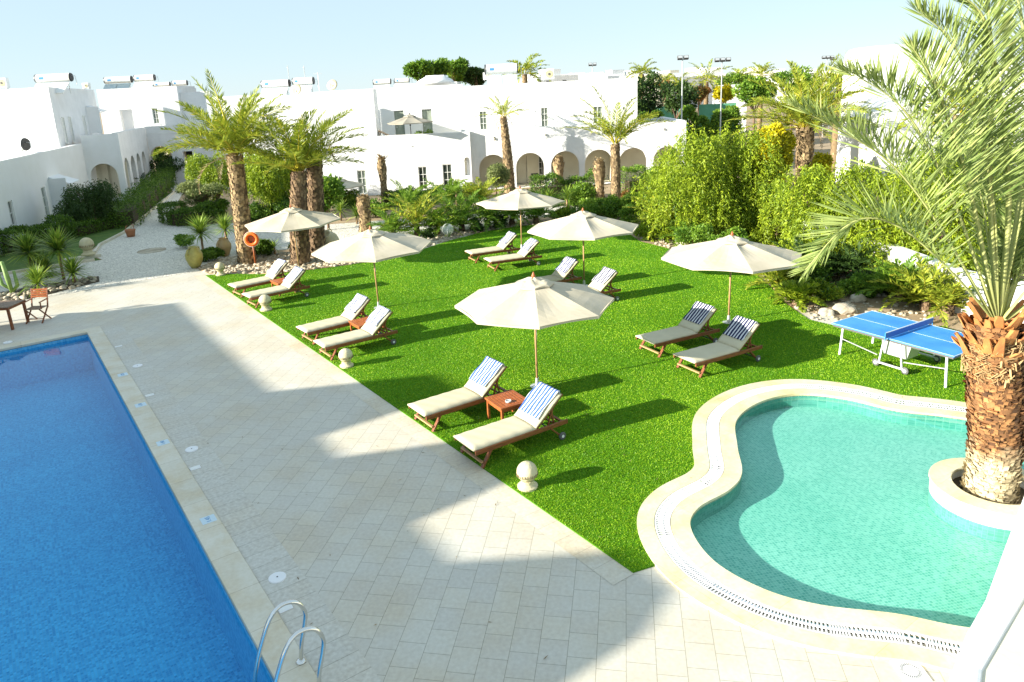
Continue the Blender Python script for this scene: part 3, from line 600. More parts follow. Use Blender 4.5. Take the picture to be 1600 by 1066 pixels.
bed1 = [(6.35, 30.4), (6.45, 28.9), (7.2, 28.3), (8.4, 26.95), (10.6, 26.3), (12.9, 25.95), (14.2, 26.6), (13.2, 28.2), (11.2, 29.6), (9.2, 31.0), (7.6, 31.4)]
structure(MB().prism(bed1, .001, .028), 'gravel_bed', MT['soil'])
pebbles(bed1, 1500, .05, .13, 'pale rounded pebbles in the bed under the two front palms', 1)
bed2 = [(-8, 29.5), (.8, 30.0), (2.9, 30.9), (3.0, 31.9), (.9, 32.0), (-8, 31.2)]
structure(MB().prism(bed2, .001, .028), 'gravel_bed', MT['darksoil'])
pebbles(bed2, 420, .06, .16, 'brown and cream pebbles in the strip under the left yuccas', 2)
bed3 = [(17.4, 9.5), (19.3, 8.3), (20.5, 8.5), (22.5, 12), (24, 17), (24.5, 21), (23.4, 22.8), (21.9, 20.9), (21.6, 19.3), (21.2, 17), (20.7, 14.6), (19.4, 13.0), (18.3, 11.8), (17.5, 10.5)]
pebbles(bed3, 700, .03, .10, 'broken stones scattered on the soil beyond the right edge of the lawn', 3)
bed4 = [(14.4, 26.6), (16.4, 27.3), (18.6, 27.8), (20.6, 27.7), (22.3, 26.7), (23.2, 27.3), (20, 28.6), (15, 28.6)]
pebbles(bed4, 320, .04, .12, 'small stones edging the far side of the lawn', 4)
# ------------------------------------------------------------------ pool fittings
def lid(x, y, label, r=.12):
    b = MB().lathe([(0.001, .004), (r, .004), (r, .02), (r*.93, .026), (.001, .026)], 28); o = b.build('skimmer_lid', MT['white'], None); o.location = (x, y, .0)
    tag(o, label, 'skimmer lid', 'white skimmer lids along the pool'); h = MB().lathe([(.001, .026), (.012, .026), (.012, .029), (.001, .029)], 8).build('hole', MT['black'], o)
lid(2.30, 8.97, 'round white skimmer lid on the deck nearest the pool ladder'); lid(2.30, 13.81, 'round white skimmer lid on the deck midway along the pool')
lid(2.33, 19.6, 'round white skimmer lid on the deck near the far pool corner'); lid(-.3, 24.45, 'round white skimmer lid behind the far end of the pool by the wooden table')
for x, y, lb in ((2.17, 8.3, 'small white square valve cover next to the pool ladder'), (2.17, 13.0, 'small white valve cover just in front of the middle skimmer lid'), (2.19, 17.29, 'small white valve cover halfway up the pool edge'), (2.2, 21.7, 'small white valve cover closest to the far pool corner')):
    o = MB().box(-.09, .09, -.06, .06, .004, .016).build('valve_cover', MT['white'], bevel=.003); o.location = (x, y, 0); tag(o, lb, 'valve cover', 'white valve covers along the pool')
    MB().box(-.075, .075, -.045, .045, .0161, .019).build('plate', MT['frame'], o)
def text(s, name, mat, parent, size, loc, rz=0, rx=0, ext=.001):
    cu = bpy.data.curves.new(name, 'FONT'); cu.body = s; cu.size = size; cu.align_x = 'CENTER'; cu.align_y = 'CENTER'; cu.extrude = ext
    t = bpy.data.objects.new(name, cu); COL.objects.link(t); me = bpy.data.meshes.new_from_object(t); bpy.data.objects.remove(t)
    o = bpy.data.objects.new(name, me); me.materials.append(mat); COL.objects.link(o); o.parent = parent; o.location = loc; o.rotation_euler = (rx, 0, rz); return o
MT['tileblue'] = pm('blue_print', (.06, .25, .50), .5); MT['tilepale'] = pm('pale_blue_tile', (.55, .68, .75), .4)
for y, s, lb in ((11.05, '1.45', 'blue depth marker tile on the coping, the nearest of the four to the ladder'), (14.43, '1.40', 'blue depth marker tile beside the middle skimmer lid'), (16.75, '1.30', 'blue depth marker tile with a small diver sign before it'), (19.1, '1.20', 'blue depth marker tile nearest the far pool corner')):
    o = MB().box(-.11, .11, -.11, .11, .035, .039).build('depth_tile', MT['tilepale']); o.location = (1.91, y, 0); tag(o, lb, 'depth marker', 'blue depth marker tiles on the coping')
    text(s, 'number', MT['tileblue'], o, .1, (0, 0, .0405), rz=PI/2)
lad = empty('pool_ladder', (1.97, 6.98, 0), 0, 'curved stainless steel pool ladder rails at the near pool edge', 'pool ladder')
for y in (.27, -.27):
    prof = [(.02, 0), (.05, .25), (.12, .5), (.14, .66), (.06, .82), (-.1, .87), (-.24, .78), (-.36, .55), (-.47, .25), (-.52, 0), (-.5, -.4), (-.48, -1.1)]
    c = closed_spline([(a, b_) for a, b_ in prof], 5, False)+[Vector(prof[-1])]
    MB().tube([(p.x, y, p.y) for p in c], .024, 12).build('rail', MT['steel'], lad, smooth=True)
    MB().lathe([(.001, .035), (.06, .035), (.055, .05), (.03, .065), (.001, .065)], 20, (.02, y, 0)).build('flange', MT['steel'], lad, smooth=True)
for z in (-.35, -.62, -.9): MB().box(-.56, -.46, -.25, .25, z, z+.03).build('tread', MT['steel'], lad)
sg = empty('floor_drain', (7.28, 2.97, 0), rad(-35), 'square white floor drain with a ring of slots by the paddling pool', 'floor drain')
MB().box(-.15, .15, -.15, .15, .004, .014).build('plate', MT['white'], sg, bevel=.002)
b = MB()
for i in range(30): a = 2*PI*i/30; b.bar((.075*math.cos(a), .075*math.sin(a), .0152), (.11*math.cos(a), .11*math.sin(a), .0152), .006, .002)
b.build('slots', MT['black'], sg)
o = MB().lathe([(.001, .006), (.62, .006), (.62, .02), (.001, .022)], 28, (0, 0, 0)).build('manhole_cover', MT['pebble']); o.location = (5.69, 35.93, 0); tag(o, 'round brown manhole cover in the cobbled path', 'manhole cover')
# planter in the paddling pool
pl = empty('palm_planter', (11.63, 3.90, 0), 0, 'round white planter ring standing in the paddling pool round the big palm', 'planter')
def circ(r, n=40): return [(r*math.cos(2*PI*i/n), r*math.sin(2*PI*i/n)) for i in range(n)]
arm = lambda w, x1: [(.85, -w), (x1, -w*1.2), (x1, w*1.2), (.85, w)]
MB().prism(circ(.82), -.03, .18, [circ(.56)]).build('ring_wall', MT['mosaic_white'], pl)
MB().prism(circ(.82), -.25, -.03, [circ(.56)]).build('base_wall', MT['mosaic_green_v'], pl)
MB().prism(circ(.845), .18, .22, [circ(.54)]).build('coping', MT['kcoping'], pl, bevel=.01)
MB().sheet(circ(.56), .06).build('soil', MT['darksoil'], pl)
br = MB(); br.box(.83, 2.65, -.3, .3, -.25, .17); o = br.build('link_wall', MT['mosaic_white'], pl); o.rotation_euler.z = rad(-32)
o = MB().box(.86, 2.65, -.33, .33, .17, .215).build('link_coping', MT['kcoping'], pl); o.rotation_euler.z = rad(-32)
# near stair parapet
st = empty('stair_parapet', (0, 0, 0), 0, 'thick white plastered parapet of the outside stair in the bottom right corner', 'stair parapet')
op = [(9.95+2.6, 3.0+.6), (9.95, 3.0), (7.57, 2.47), (6.95, 2.38), (6.14, 2.2), (5.2, 2.0)]; ip = [(5.3, 1.78), (6.24, 1.98), (6.54, 2.08), (8.4, 2.30), (10.4, 2.62), (12.8, 3.1)]
b = MB(); b.prism(op+ip, 0, 1.1); b.build('wall', MT['plaster_smooth'], st, bevel=.03)
MB().prism([(6.25, 2.05), (6.52, 2.14), (8.38, 2.37), (10.38, 2.69), (12.78, 3.16), (13, -1.2), (6.2, -1.2)], 0, 1.07).build('landing', MT['cream'], st)
for i in range(4):
    MB().box(0, .62, -1.5, -.02, 1.071, 1.34-.06*i).build('step', MT['cream'], st, bevel=.015).matrix_local = Matrix.Translation((8.1+.6*i*.98, 2.12+.6*i*.16, 0)) @ Matrix.Rotation(rad(9.5), 4, 'Z')
for x, y, s in ((7.5, 1.7, .15), (7.95, 1.95, .1)):
    o = MB().lathe([(.001, 0), (s, 0), (s*.9, .01), (.001, .012)], 9).build('tan_patch', MT['pottery_tan'], st); o.location = (x, y, 1.072); o.scale = (1.5, .8, 1)  # flat yellow-brown discs lying on the landing
# hotel wing to the left, outside the frame: its roofline shades the deck
wing = empty('hotel_wing', (-13, 0, 0), 0, 'white hotel wing with square roof towers left of the pool', 'building')
prof = [(-14, -.1), (29.9, -.1), (29.9, 5.15), (29.75, 5.88), (19.95, 5.86), (19.1, 7.0), (17.9, 7.0), (17.1, 5.86), (16.0, 5.84), (15.5, 6.75), (14.0, 6.75), (13.3, 5.86), (12.1, 5.84), (11.3, 6.5), (10.3, 6.5), (9.35, 5.7), (9.2, 0.2), (8.9, .2), (8.9, -.1)]
prof = [(8.9, -.1)] + prof[1:15] + [(9.75, 6.2), (9.45, 5.7), (8.9, 4.6)]
b = MB(); q = MB(); q.prism(prof, 0, 1); b.add([(-3.5*p[2], p[0], p[1]) for p in q.v], q.f); b.build('wall', MT['plaster'], wing)
for y in (11, 14.5, 18.5, 22, 25.5): MB().box(.002, .06, y-.5, y+.5, .9, 2.2).build('window', MT['glassdark'], wing)
# ------------------------------------------------------------------ loungers, towels, tables, umbrellas
def lounger_proto():
    t = empty('sun_lounger'); W = .35
    for s in (-1, 1):
        b = MB(); b.bar((0, s*W, .315), (2.02, s*W, .315), .035, .085); b.build('side_rail', MT['wood'], t, bevel=.006)
        b = MB(); b.bar((.32, s*W, .29), (.12, s*(W+.005), 0), .032, .07, up=(0, 1, 0)); b.build('leg', MT['wood'], t, bevel=.004)
        b = MB(); b.bar((1.62, s*W, .29), (1.84, s*W, .07), .032, .07, up=(0, 1, 0)); b.build('leg', MT['wood'], t, bevel=.004)
        b = MB(); b.lathe([(.001, -.02), (.065, -.02), (.075, -.01), (.075, .01), (.065, .02), (.001, .02)], 20); wh = b.build('wheel', MT['rubber'], t, smooth=False)
        wh.location = (1.86, s*(W+.045), .076); wh.rotation_euler = (PI/2, 0, 0); MB().lathe([(.001, -.024), (.03, -.024), (.03, .024), (.001, .024)], 12).build('hub', MT['whitemetal'], wh)
    MB().bar((.13, -W, .1), (.13, W, .1), .045, .03).build('stretcher', MT['wood_pale'], t)
    MB().bar((1.86, -W, .076), (1.86, W, .076), .02, .02).build('axle', MT['black'], t)
    b = MB()
    for i in range(12): b.box(.03+.108*i, .10+.108*i, -W+.02, W-.02, .335, .352)
    b.build('slat_deck', MT['wood'], t); MB().box(1.9, 1.95, -W+.018, W-.018, .30, .33).build('end_bar', MT['wood'], t)
    a = rad(40); ca, sa = math.cos(a), math.sin(a); Mh = Matrix.Translation((1.32, 0, .36)) @ Matrix.Rotation(-a, 4, 'Y')
    b = MB()
    for s in (-1, 1): b.box(0, .80, s*(W-.035)-.016, s*(W-.035)+.016, -.03, .01, Mh)
    for i in range(7): b.box(.03+.11*i, .10+.11*i, -W+.05, W-.05, -.005, .012, Mh)
    b.build('backrest_frame', MT['wood'], t)
    b = MB()
    for s in (-1, 1): b.bar(Mh @ Vector((.48, s*.25, -.02)), (1.78, s*.25, .30), .025, .03); b.bar(Mh @ Vector((.55, s*.29, -.02)), (1.6, s*.29, .29), .02, .03)
    b.bar((1.78, -.3, .3), (1.78, .3, .3), .03); b.build('backrest_prop', MT['wood'], t)
    def cushion(L, nx, M_, bulge=.004):
        b = MB(); ny = 8; top = []; hw = W-.005; th = .06
        for i in range(nx+1):
            for j in range(ny+1):
                u, v = i/nx, j/ny; x = u*L; y = -hw+2*hw*v; e = min(u*L, (1-u)*L, v*2*hw, (1-v)*2*hw); r = min(1, e/.045)
                zz = th*(.45+.55*math.sqrt(max(0, 1-(1-r)**2)))+bulge*math.sin(PI*v)*.6+.003*math.sin(u*31+j)
                top.append(M_ @ Vector((x, y, zz)))
        k = len(top); bot = [M_ @ Vector((i/nx*L, -hw+2*hw*j/ny, 0)) for i in range(nx+1) for j in range(ny+1)]
        f = []
        I = lambda i, j: i*(ny+1)+j
        for i in range(nx):
            for j in range(ny): f += [(I(i, j), I(i+1, j), I(i+1, j+1), I(i, j+1)), (k+I(i, j), k+I(i, j+1), k+I(i+1, j+1), k+I(i+1, j))]
        for i in range(nx): f += [(I(i, 0), k+I(i, 0), k+I(i+1, 0), I(i+1, 0)), (I(i, ny), I(i+1, ny), k+I(i+1, ny), k+I(i, ny))]
        for j in range(ny): f += [(I(0, j), I(0, j+1), k+I(0, j+1), k+I(0, j)), (I(nx, j), k+I(nx, j), k+I(nx, j+1), I(nx, j+1))]
        return b.add(top+bot, f)
    cushion(1.35, 26, Matrix.Translation((-.03, 0, .353))).build('seat_cushion', MT['cushion'], t, smooth=True)
    cushion(.78, 16, Mh @ Matrix.Translation((.0, 0, .013))).build('back_cushion', MT['cushion'], t, smooth=True)
    return t, Mh
LP, MH = lounger_proto()
def towel_mesh(seed, w=.30, l0=.20, l1=.80):
    rng = random.Random(seed); nx, ny = 22, 12; v, f = [], []
    ph = rng.uniform(0, 6)
    for i in range(nx+1):
        for j in range(ny+1):
            u = i/nx; x = l0+(l1-l0+.16)*u; y = -w+2*w*j/ny+.012*math.sin(u*7+ph); zz = .094+.006*math.sin(u*11+j*.9+ph)+.004*math.sin(j*2.1+u*5)
            if x > l1: d = x-l1; p = MH @ Vector((l1+.012-d*.03, y, zz-.01)); p.z -= d*.9; p.x += .01
            else: p = MH @ Vector((x, y, zz))
            if i < 3: y *= 1+.02*rng.random()
            v.append(tuple(p))
    for i in range(nx):
        for j in range(ny): a = i*(ny+1)+j; f.append((a, a+ny+1, a+ny+2, a+1))
    b = MB(); b.add(v, f); return b
TW = {'lightblue': stripemat('light_blue_striped_towel', (.60, .62, .66), (.03, .09, .34), 11.5, .58, .02), 'thin': stripemat('thin_navy_striped_towel', (.58, .60, .66), (.015, .03, .15), 15, .55, .04, .42),
      'blot': stripemat('white_towel_with_few_navy_marks', (.60, .61, .68), (.015, .04, .20), 13, .55, .08, .50), 'navy': stripemat('navy_striped_towel', (.62, .62, .64), (.008, .012, .06), 11.5, .58, .02), 'mid': stripemat('blue_striped_towel', (.60, .61, .66), (.012, .02, .11), 11.5, .6, .05, .38)}
# x of the foot end, y of the axis, heading, mattress text, towel kind, towel text
LG = [(6.05, 9.98, -2, 'wooden sun lounger with cream mattress nearest the camera at the edge of the deck', 'lightblue', 'light blue striped towel over the back of the sun lounger nearest the camera'),
      (6.09, 11.75, -1, 'wooden sun lounger with cream mattress just beyond the near side table with the ashtray', 'lightblue', 'light blue striped towel on the lounger just beyond the near side table'),
      (6.15, 16.86, 0, 'wooden sun lounger in front of the second side table along the deck', 'thin', 'thinly striped navy and white towel on the lounger in front of the second side table'),
      (6.25, 18.33, 2, 'wooden sun lounger behind the second side table along the deck', 'thin', 'thinly striped towel on the lounger behind the second side table'),
      (6.18, 23.02, 4, 'wooden sun lounger beside the third stone globe lamp along the deck', 'blot', 'mostly white towel on the lounger beside the third stone globe lamp'),
      (6.20, 24.68, 5, 'wooden sun lounger farthest along the deck, next to the pebble bed', 'blot', 'mostly white towel on the lounger next to the pebble bed'),
      (14.46, 21.42, -14, 'wooden sun lounger in front under the farthest umbrella on the lawn', 'mid', 'blotchy blue striped towel on the front lounger under the farthest umbrella'),
      (14.68, 23.02, -12, 'wooden sun lounger at the back of the lawn beyond the farthest umbrella pole', 'mid', 'blotchy blue striped towel on the rearmost lounger of the lawn'),
      (13.20, 16.0, -10, 'wooden sun lounger half hidden behind the large near canopy, right of its pair', 'navy', 'dark navy striped towel on the lounger half hidden behind the large near canopy'),
      (13.32, 17.85, -8, 'wooden sun lounger half hidden behind the large near canopy, left of its pair', 'mid', 'crumpled blue striped towel on the left lounger half hidden behind the large near canopy'),
      (12.00, 10.17, -7, 'wooden sun lounger in front of the right umbrella, nearest the paddling pool', 'navy', 'bold navy striped towel on the lounger nearest the paddling pool'),
      (12.27, 11.60, -8, 'wooden sun lounger left of the right umbrella pole, behind the one by the paddling pool', 'navy', 'navy striped towel on the lounger left of the right umbrella pole')]
for i, (x, y, a, lb, tk, tl) in enumerate(LG):
    o = LP if i == 0 else copy_tree(LP)
    o.location = (x, y, .022); o.rotation_euler.z = rad(a); tag(o, lb, 'sun lounger', 'sun loungers set out in pairs on the lawn')
    if i in (8,): ww, l0 = .31, .2
    else: ww, l0 = .30, (.14, .18, .22, .2)[i % 4]
    t = towel_mesh(i, ww, l0).build('towel', TW[tk], smooth=True); m = t.modifiers.new('s', 'SOLIDIFY'); m.thickness = .008
    t.location = o.location; t.rotation_euler = o.rotation_euler; tag(t, tl, 'towel', 'striped towels over lounger backs')
def side_table(x, y, a, label, first=[None]):
    if first[0] is None:
        t = empty('side_table'); b = MB()
        for i in range(7): b.box(-.25+.073*i, -.19+.073*i, -.27, .27, .43, .45)
        b.build('slatted_top', MT['wood_red'], t, bevel=.003)
        MB().prism(rect(-.33, .33, -.33, .33), .415, .45, [rect(-.26, .26, -.27, .27)]).build('top_frame', MT['wood_red'], t, bevel=.004)
        MB().prism(rect(-.29, .29, -.29, .29), .34, .414, [rect(-.27, .27, -.27, .27)]).build('apron', MT['wood_red'], t)
        for sx in (-1, 1):
            for sy in (-1, 1): MB().box(sx*.28-.025, sx*.28+.025, sy*.28-.025, sy*.28+.025, 0, .413).build('leg', MT['wood_red'], t, bevel=.004)
        first[0] = t; o = t
    else: o = copy_tree(first[0])
    o.location = (x, y, .022); o.rotation_euler.z = rad(a); tag(o, label, 'side table', 'reddish wooden side tables between loungers')
side_table(7.62, 10.85, -6, 'reddish slatted side table with a glass ashtray between the two nearest loungers')
side_table(7.74, 17.58, 0, 'reddish slatted side table between the second pair of loungers along the deck')
side_table(7.68, 23.85, 4, 'reddish slatted side table between the loungers by the pebble bed')
MT['clearglass'] = pm('ashtray_glass', (.6, .62, .6), .08); b = MB().lathe([(.001, 0), (.055, 0), (.06, .035), (.05, .035), (.045, .01), (.001, .01)], 20)
o = b.build('ashtray', MT['clearglass'], smooth=True); o.location = (7.55, 10.72, .473); tag(o, 'small round glass ashtray on the nearest side table', 'ashtray')
def umbrella(x, y, label, rot=0, tilt=(0, 0), R=1.8, zr=1.95, zt=2.43, canvas='canvas', pole='wood_pale', group='cream umbrellas over the loungers', z0=0, seed=0):
    rng = random.Random(seed); t = empty('umbrella', (x, y, z0), rad(rot), label, 'umbrella', group); t.rotation_euler = (rad(tilt[0]), rad(tilt[1]), rad(rot))
    MB().tube([(0, 0, 0), (0, 0, zt+.02)], .024, 12).build('pole', MT[pole], t, smooth=True)
    MB().lathe([(.001, zt+.04), (.03, zt+.04), (.035, zt+.07), (.045, zt+.10), (.03, zt+.13), (.012, zt+.17), (.001, zt+.19)], 14).build('finial', MT['wood_red' if pole == 'wood_pale' else 'black'], t, smooth=True)
    def cone(r0, r1, za, zb, sag, nr=8, nseg=6, val=0.):
        b = MB(); rows = []
        for i in range(nr+1):
            u = i/nr; row = []
            for k in range(8):
                for j in range(nseg):
                    f = j/nseg; A = 2*PI*(k/8); B2 = 2*PI*((k+1)/8); r = r0+(r1-r0)*u
                    p = Vector((math.cos(A), math.sin(A), 0)).lerp(Vector((math.cos(B2), math.sin(B2), 0)), f)*r
                    s = math.sin(PI*f); zz = za+(zb-za)*u - s*(sag*(1+.5*math.sin(k*1.9+seed)))*math.sin(PI*min(u*.9+.05, 1)) + (s*.022*math.sin(7*u+k*2.3+seed*1.7)); p *= 1-.02*s*u
                    row.append((p.x, p.y, zz))
            rows.append(row)
        if val: rows.append([(p[0], p[1], p[2]-val) for p in rows[-1]])
        n = len(rows[0]); vs = [p for r_ in rows for p in r_]
        fs = [(i*n+j, i*n+(j+1) % n, (i+1)*n+(j+1) % n, (i+1)*n+j) for i in range(len(rows)-1) for j in range(n)]
        return b.add(vs, fs)
    cn = cone(.05, R, zt, zr, .03).build('canopy', MT[canvas], t, fix=False)
    m = cn.modifiers.new('s', 'SOLIDIFY'); m.thickness = .006; m.offset = -1
    hm = cone(R-.004, R-.002, zr+.006, zr+.004, 0, 1, 6, .055).build('hem', MT[canvas], cn, fix=False); hm.modifiers.new('s', 'SOLIDIFY').thickness = .004
    vt = cone(.03, .43, zt+.06, zt-.07, -.01, 5, 6, .03).build('vent_flap', MT[canvas], cn, fix=False); vt.modifiers.new('s', 'SOLIDIFY').thickness = .005
    for k in range(8):
        a = 2*PI*k/8; c, s = math.cos(a), math.sin(a); rb = MB().bar((.05*c, .05*s, zt-.03), (R*.985*c, R*.985*s, zr-.02), .018, .022).build('rib', MT[pole], t)
        MB().bar((.03*c, .03*s, zt-.25), (R*.5*c, R*.5*s, (zt+zr)/2-.04), .014, .016).build('strut', MT[pole], rb)
    MB().lathe([(.001, zt-.66), (.05, zt-.66), (.05, zt-.58), (.001, zt-.58)], 14).build('hub', MT[pole], t)
    if pole == 'wood_pale':
        MB().tube([(.03, 0, zt-.6), (.05, .01, 1.2), (.04, .02, .85)], .004, 5).build('cord', MT['rope'], t)
    MB().lathe([(.001, 0), (.16, 0), (.16, .03), (.05, .05), (.035, .22), (.001, .22)], 18).build('base', MT['galv'], t, smooth=False)
    return t
umbrella(9.11, 11.8, 'large cream umbrella nearest the camera, between the near side table and the lawn', 10, R=1.7, seed=1)
umbrella(9.27, 19.87, 'cream umbrella over the second pair of loungers along the deck', 22, (0, -1.5), seed=2)
g = G(472, 424); umbrella(g.x-.1, g.y, 'cream umbrella beside the front palms and the orange life ring', 12, (0, -1.2), seed=3)
umbrella(17.48, 23.36, 'cream umbrella farthest from the camera at the back of the lawn', 5, (0, .8), seed=4)
umbrella(15.42, 17.28, 'cream umbrella in the middle of the lawn over the half hidden loungers', 14, seed=5)
umbrella(15.65, 11.79, 'cream umbrella on the right above the pair by the paddling pool', 8, (0, .8), R=1.82, zr=1.85, zt=2.32, seed=6)
# ------------------------------------------------------------------ stone globe lamps, pots, life ring
def globe(x, y, label, first=[None], s=.92, z=0):
    if first[0] is None:
        t = empty('globe_lamp'); r = .185; prof = [(max(.001, r*math.sin(PI*i/20)), .31-r*math.cos(PI*i/20)) for i in range(21)]
        MB().lathe(prof, 28).build('globe', MT['stone'], t, smooth=True)
        MB().lathe([(.001, 0), (.18, 0), (.185, .04), (.15, .06), (.12, .09), (.12, .15), (.001, .15)], 24).build('base', MT['stone'], t)
        b = MB(); rng = random.Random(3)
        for i in range(26):
            a = 2*PI*i/26; rr = r*.975+.006; c, s_ = math.cos(a), math.sin(a); h = rng.choice((.012, .02, .026))
            for dz in (-.035, -.005): b.bar((rr*c*.995, rr*s_*.995, .28+dz), (rr*c*.995, rr*s_*.995, .28+dz+h), .012, .02, up=(c, s_, 0))
        b.build('carved_band', MT['carved'], t); first[0] = t; o = t
    else: o = copy_tree(first[0])
    o.location = (x, y, z); o.scale = (s, s, s); o.rotation_euler.z = x*3+y; tag(o, label, 'globe lamp', 'stone globe lamps along the deck and path')
globe(6.38, 8.62, 'stone globe lamp standing nearest the camera on the lawn edge', z=.022); globe(6.40, 15.85, 'stone globe lamp at the lawn edge before the second pair of loungers', z=.022)
globe(6.5, 22.2, 'stone globe lamp in front of the loungers by the pebble bed', s=1.02, z=.022); globe(6.75, 28.3, 'stone globe lamp at the far corner of the lawn by the yellow-green pot', s=1.02, z=.022)
globe(3.19, 36.45, 'yellow stone globe lamp on a low plinth beside the cobbled path', s=1.6, z=.14)
o = MB().box(-.75, .75, -.2, .2, 0, .14).build('plinth', MT['travertine'], bevel=.01); o.location = (2.9, 36.4, 0); o.rotation_euler.z = rad(8); tag(o, 'low stone plinth under the yellow globe lamp', 'plinth')
def pot(x, y, s, mat, label, cat='pot', name='clay_pot', tilt=0, prof=None, z=0):
    t = empty(name, (x, y, z), 0, label, cat); t.rotation_euler = (0, rad(tilt), rad(35))
    pf = prof or [(.001, 0), (.12, 0), (.2, .12), (.27, .32), (.27, .46), (.2, .6), (.13, .66), (.16, .70), (.13, .70), (.11, .64), (.001, .6)]
    MB().lathe([(a*s, b_*s) for a, b_ in pf], 24).build('body', MT[mat], t, smooth=True)
    for sg in (-1, 1):
        c = [(sg*.15*s, 0, .66*s), (sg*.26*s, 0, .64*s), (sg*.29*s, 0, .52*s), (sg*.25*s, 0, .44*s)]; MB().tube(c, .02*s, 6).build('handle', MT[mat], t, smooth=True)
pot(6.35, 30.5, 1.25, 'pottery', 'yellow-green glazed jar at the far corner of the deck'); pot(7.9, 31.9, 1.15, 'pottery_tan', 'ochre jar beside the first front palm trunk')
pot(11.9, 29.4, 1.5, 'stone', 'pale leaning jar behind the second palm', tilt=-38)
t = empty('life_ring_stand', (8.35, 29.15, .02), rad(-34), 'orange life ring hanging on a short post before the first palm', 'life ring')
MB().tube([(0, 0, 0), (0, 0, .95)], .03, 8).build('post', MT['wood_red'], t, smooth=True)
def torus(R, r, n=36, m=10, sq=1.):
    b = MB(); V = [((R+r*math.cos(2*PI*j/m))*math.cos(2*PI*i/n), r*math.sin(2*PI*j/m)*sq, (R+r*math.cos(2*PI*j/m))*math.sin(2*PI*i/n)) for i in range(n) for j in range(m)]
    return b.add(V, [(i*m+j, ((i+1) % n)*m+j, ((i+1) % n)*m+(j+1) % m, i*m+(j+1) % m) for i in range(n) for j in range(m)])
o = torus(.225, .07).build('ring', MT['orange'], t, smooth=True); o.location = (0, -.08, 1.05)
o2 = torus(.31, .01, 36, 6).build('grab_rope', MT['rope'], o, smooth=True)
MB().box(-.12, .12, -.01, .01, .95, 1.15).build('bracket', MT['wood_red'], t)
# clear globe lamp at the back of the lawn
MT['clear'] = pm('pale_glass_globe', (.62, .66, .60), .1, (.5, .55, .5), 3)
m, nt_, bs = newmat('clear_globe'); bs.inputs['Roughness'].default_value = .06; bs.inputs['Base Color'].default_value = (.8, .85, .8, 1); tr = N(nt_, 'ShaderNodeBsdfTransparent'); mx = N(nt_, 'ShaderNodeMixShader'); mx.inputs[0].default_value = .45
nt_.links.new(tr.outputs[0], mx.inputs[1]); nt_.links.new(bs.outputs[0], mx.inputs[2]); nt_.links.new(mx.outputs[0], nt_.nodes['Material Output'].inputs[0]); MT['clear'] = m
t = empty('glass_globe_lamp', (16.75, 27.9, 0), 0, 'clear glass globe lamp on the ground at the far lawn edge', 'globe lamp')
MB().lathe([(max(.001, .27*math.sin(PI*i/18)), .38-.27*math.cos(PI*i/18)) for i in range(19)], 28).build('globe', MT['clear'], t, smooth=True)
MB().lathe([(.001, 0), (.1, 0), (.1, .12), (.001, .12)], 14).build('base', MT['stone'], t)
MB().lathe([(.001, .12), (.03, .14), (.045, .36), (.02, .42), (.001, .43)], 12).build('bulb', MT['white'], t, smooth=True)
# ------------------------------------------------------------------ dining set on the deck
tb = empty('garden_table', (-.41, 26.56, 0), rad(-35), 'dark red wooden garden table cut by the left edge of the frame', 'table')
bt = MB()
for i in range(9): bt.box(-.65+.145*i, -.51+.145*i, -.42, .42, .70, .725)
bt.build('top', MT['wood_grey'], tb)
MB().prism(rect(-.66, .66, -.44, .44), .64, .698, [rect(-.62, .62, -.40, .40)]).build('apron', MT['wood'], tb)
for sx in (-1, 1):
    for sy in (-1, 1): MB().bar((sx*.60, sy*.38, .70), (sx*.62, sy*.38, 0), .065, .065).build('leg', MT['wood'], tb)
def chair(x, y, a, label):
    t = empty('folding_chair', (x, y, 0), rad(a), label, 'chair', 'wooden folding chairs at the garden table'); w = .25
    b = MB()
    for i in range(6): b.box(-.22+.075*i, -.16+.075*i, -w+.01, w-.01, .44, .455)
    b.build('seat', MT['wood_grey'], t)
    b = MB()
    for i in range(4): b.box(.25+.02*i, .265+.02*i, -w, w, .72+.07*i, .775+.07*i)
    b.build('backrest', MT['wood_red'], t)
    for s in (-1, 1):
        MB().bar((-.25, s*w, 0), (.20, s*w, .45), .025, .04, up=(0, 1, 0)).build('leg', MT['wood'], t); MB().bar((.28, s*(w-.03), 0), (-.2, s*(w-.03), .44), .025, .04, up=(0, 1, 0)).build('leg', MT['wood'], t)
        MB().bar((.18, s*w, .40), (.33, s*w, 1.0), .025, .04, up=(0, 1, 0)).build('back_post', MT['wood'], t); MB().bar((-.2, s*(w+.01), .66), (.25, s*(w+.01), .68), .04, .025).build('armrest', MT['wood'], t)
        MB().bar((-.16, s*(w+.01), .44), (-.16, s*(w+.01), .66), .025, .03, up=(0, 1, 0)).build('arm_post', MT['wood'], t)
    MB().bar((-.14, -w, .12), (-.14, w, .12), .025).build('stretcher', MT['wood'], t)
chair(.60, 26.35, 55, 'wooden folding chair with an orange slatted back at the right end of the garden table')
chair(-.85, 25.75, -125, 'wooden folding chair on the pool side of the garden table')
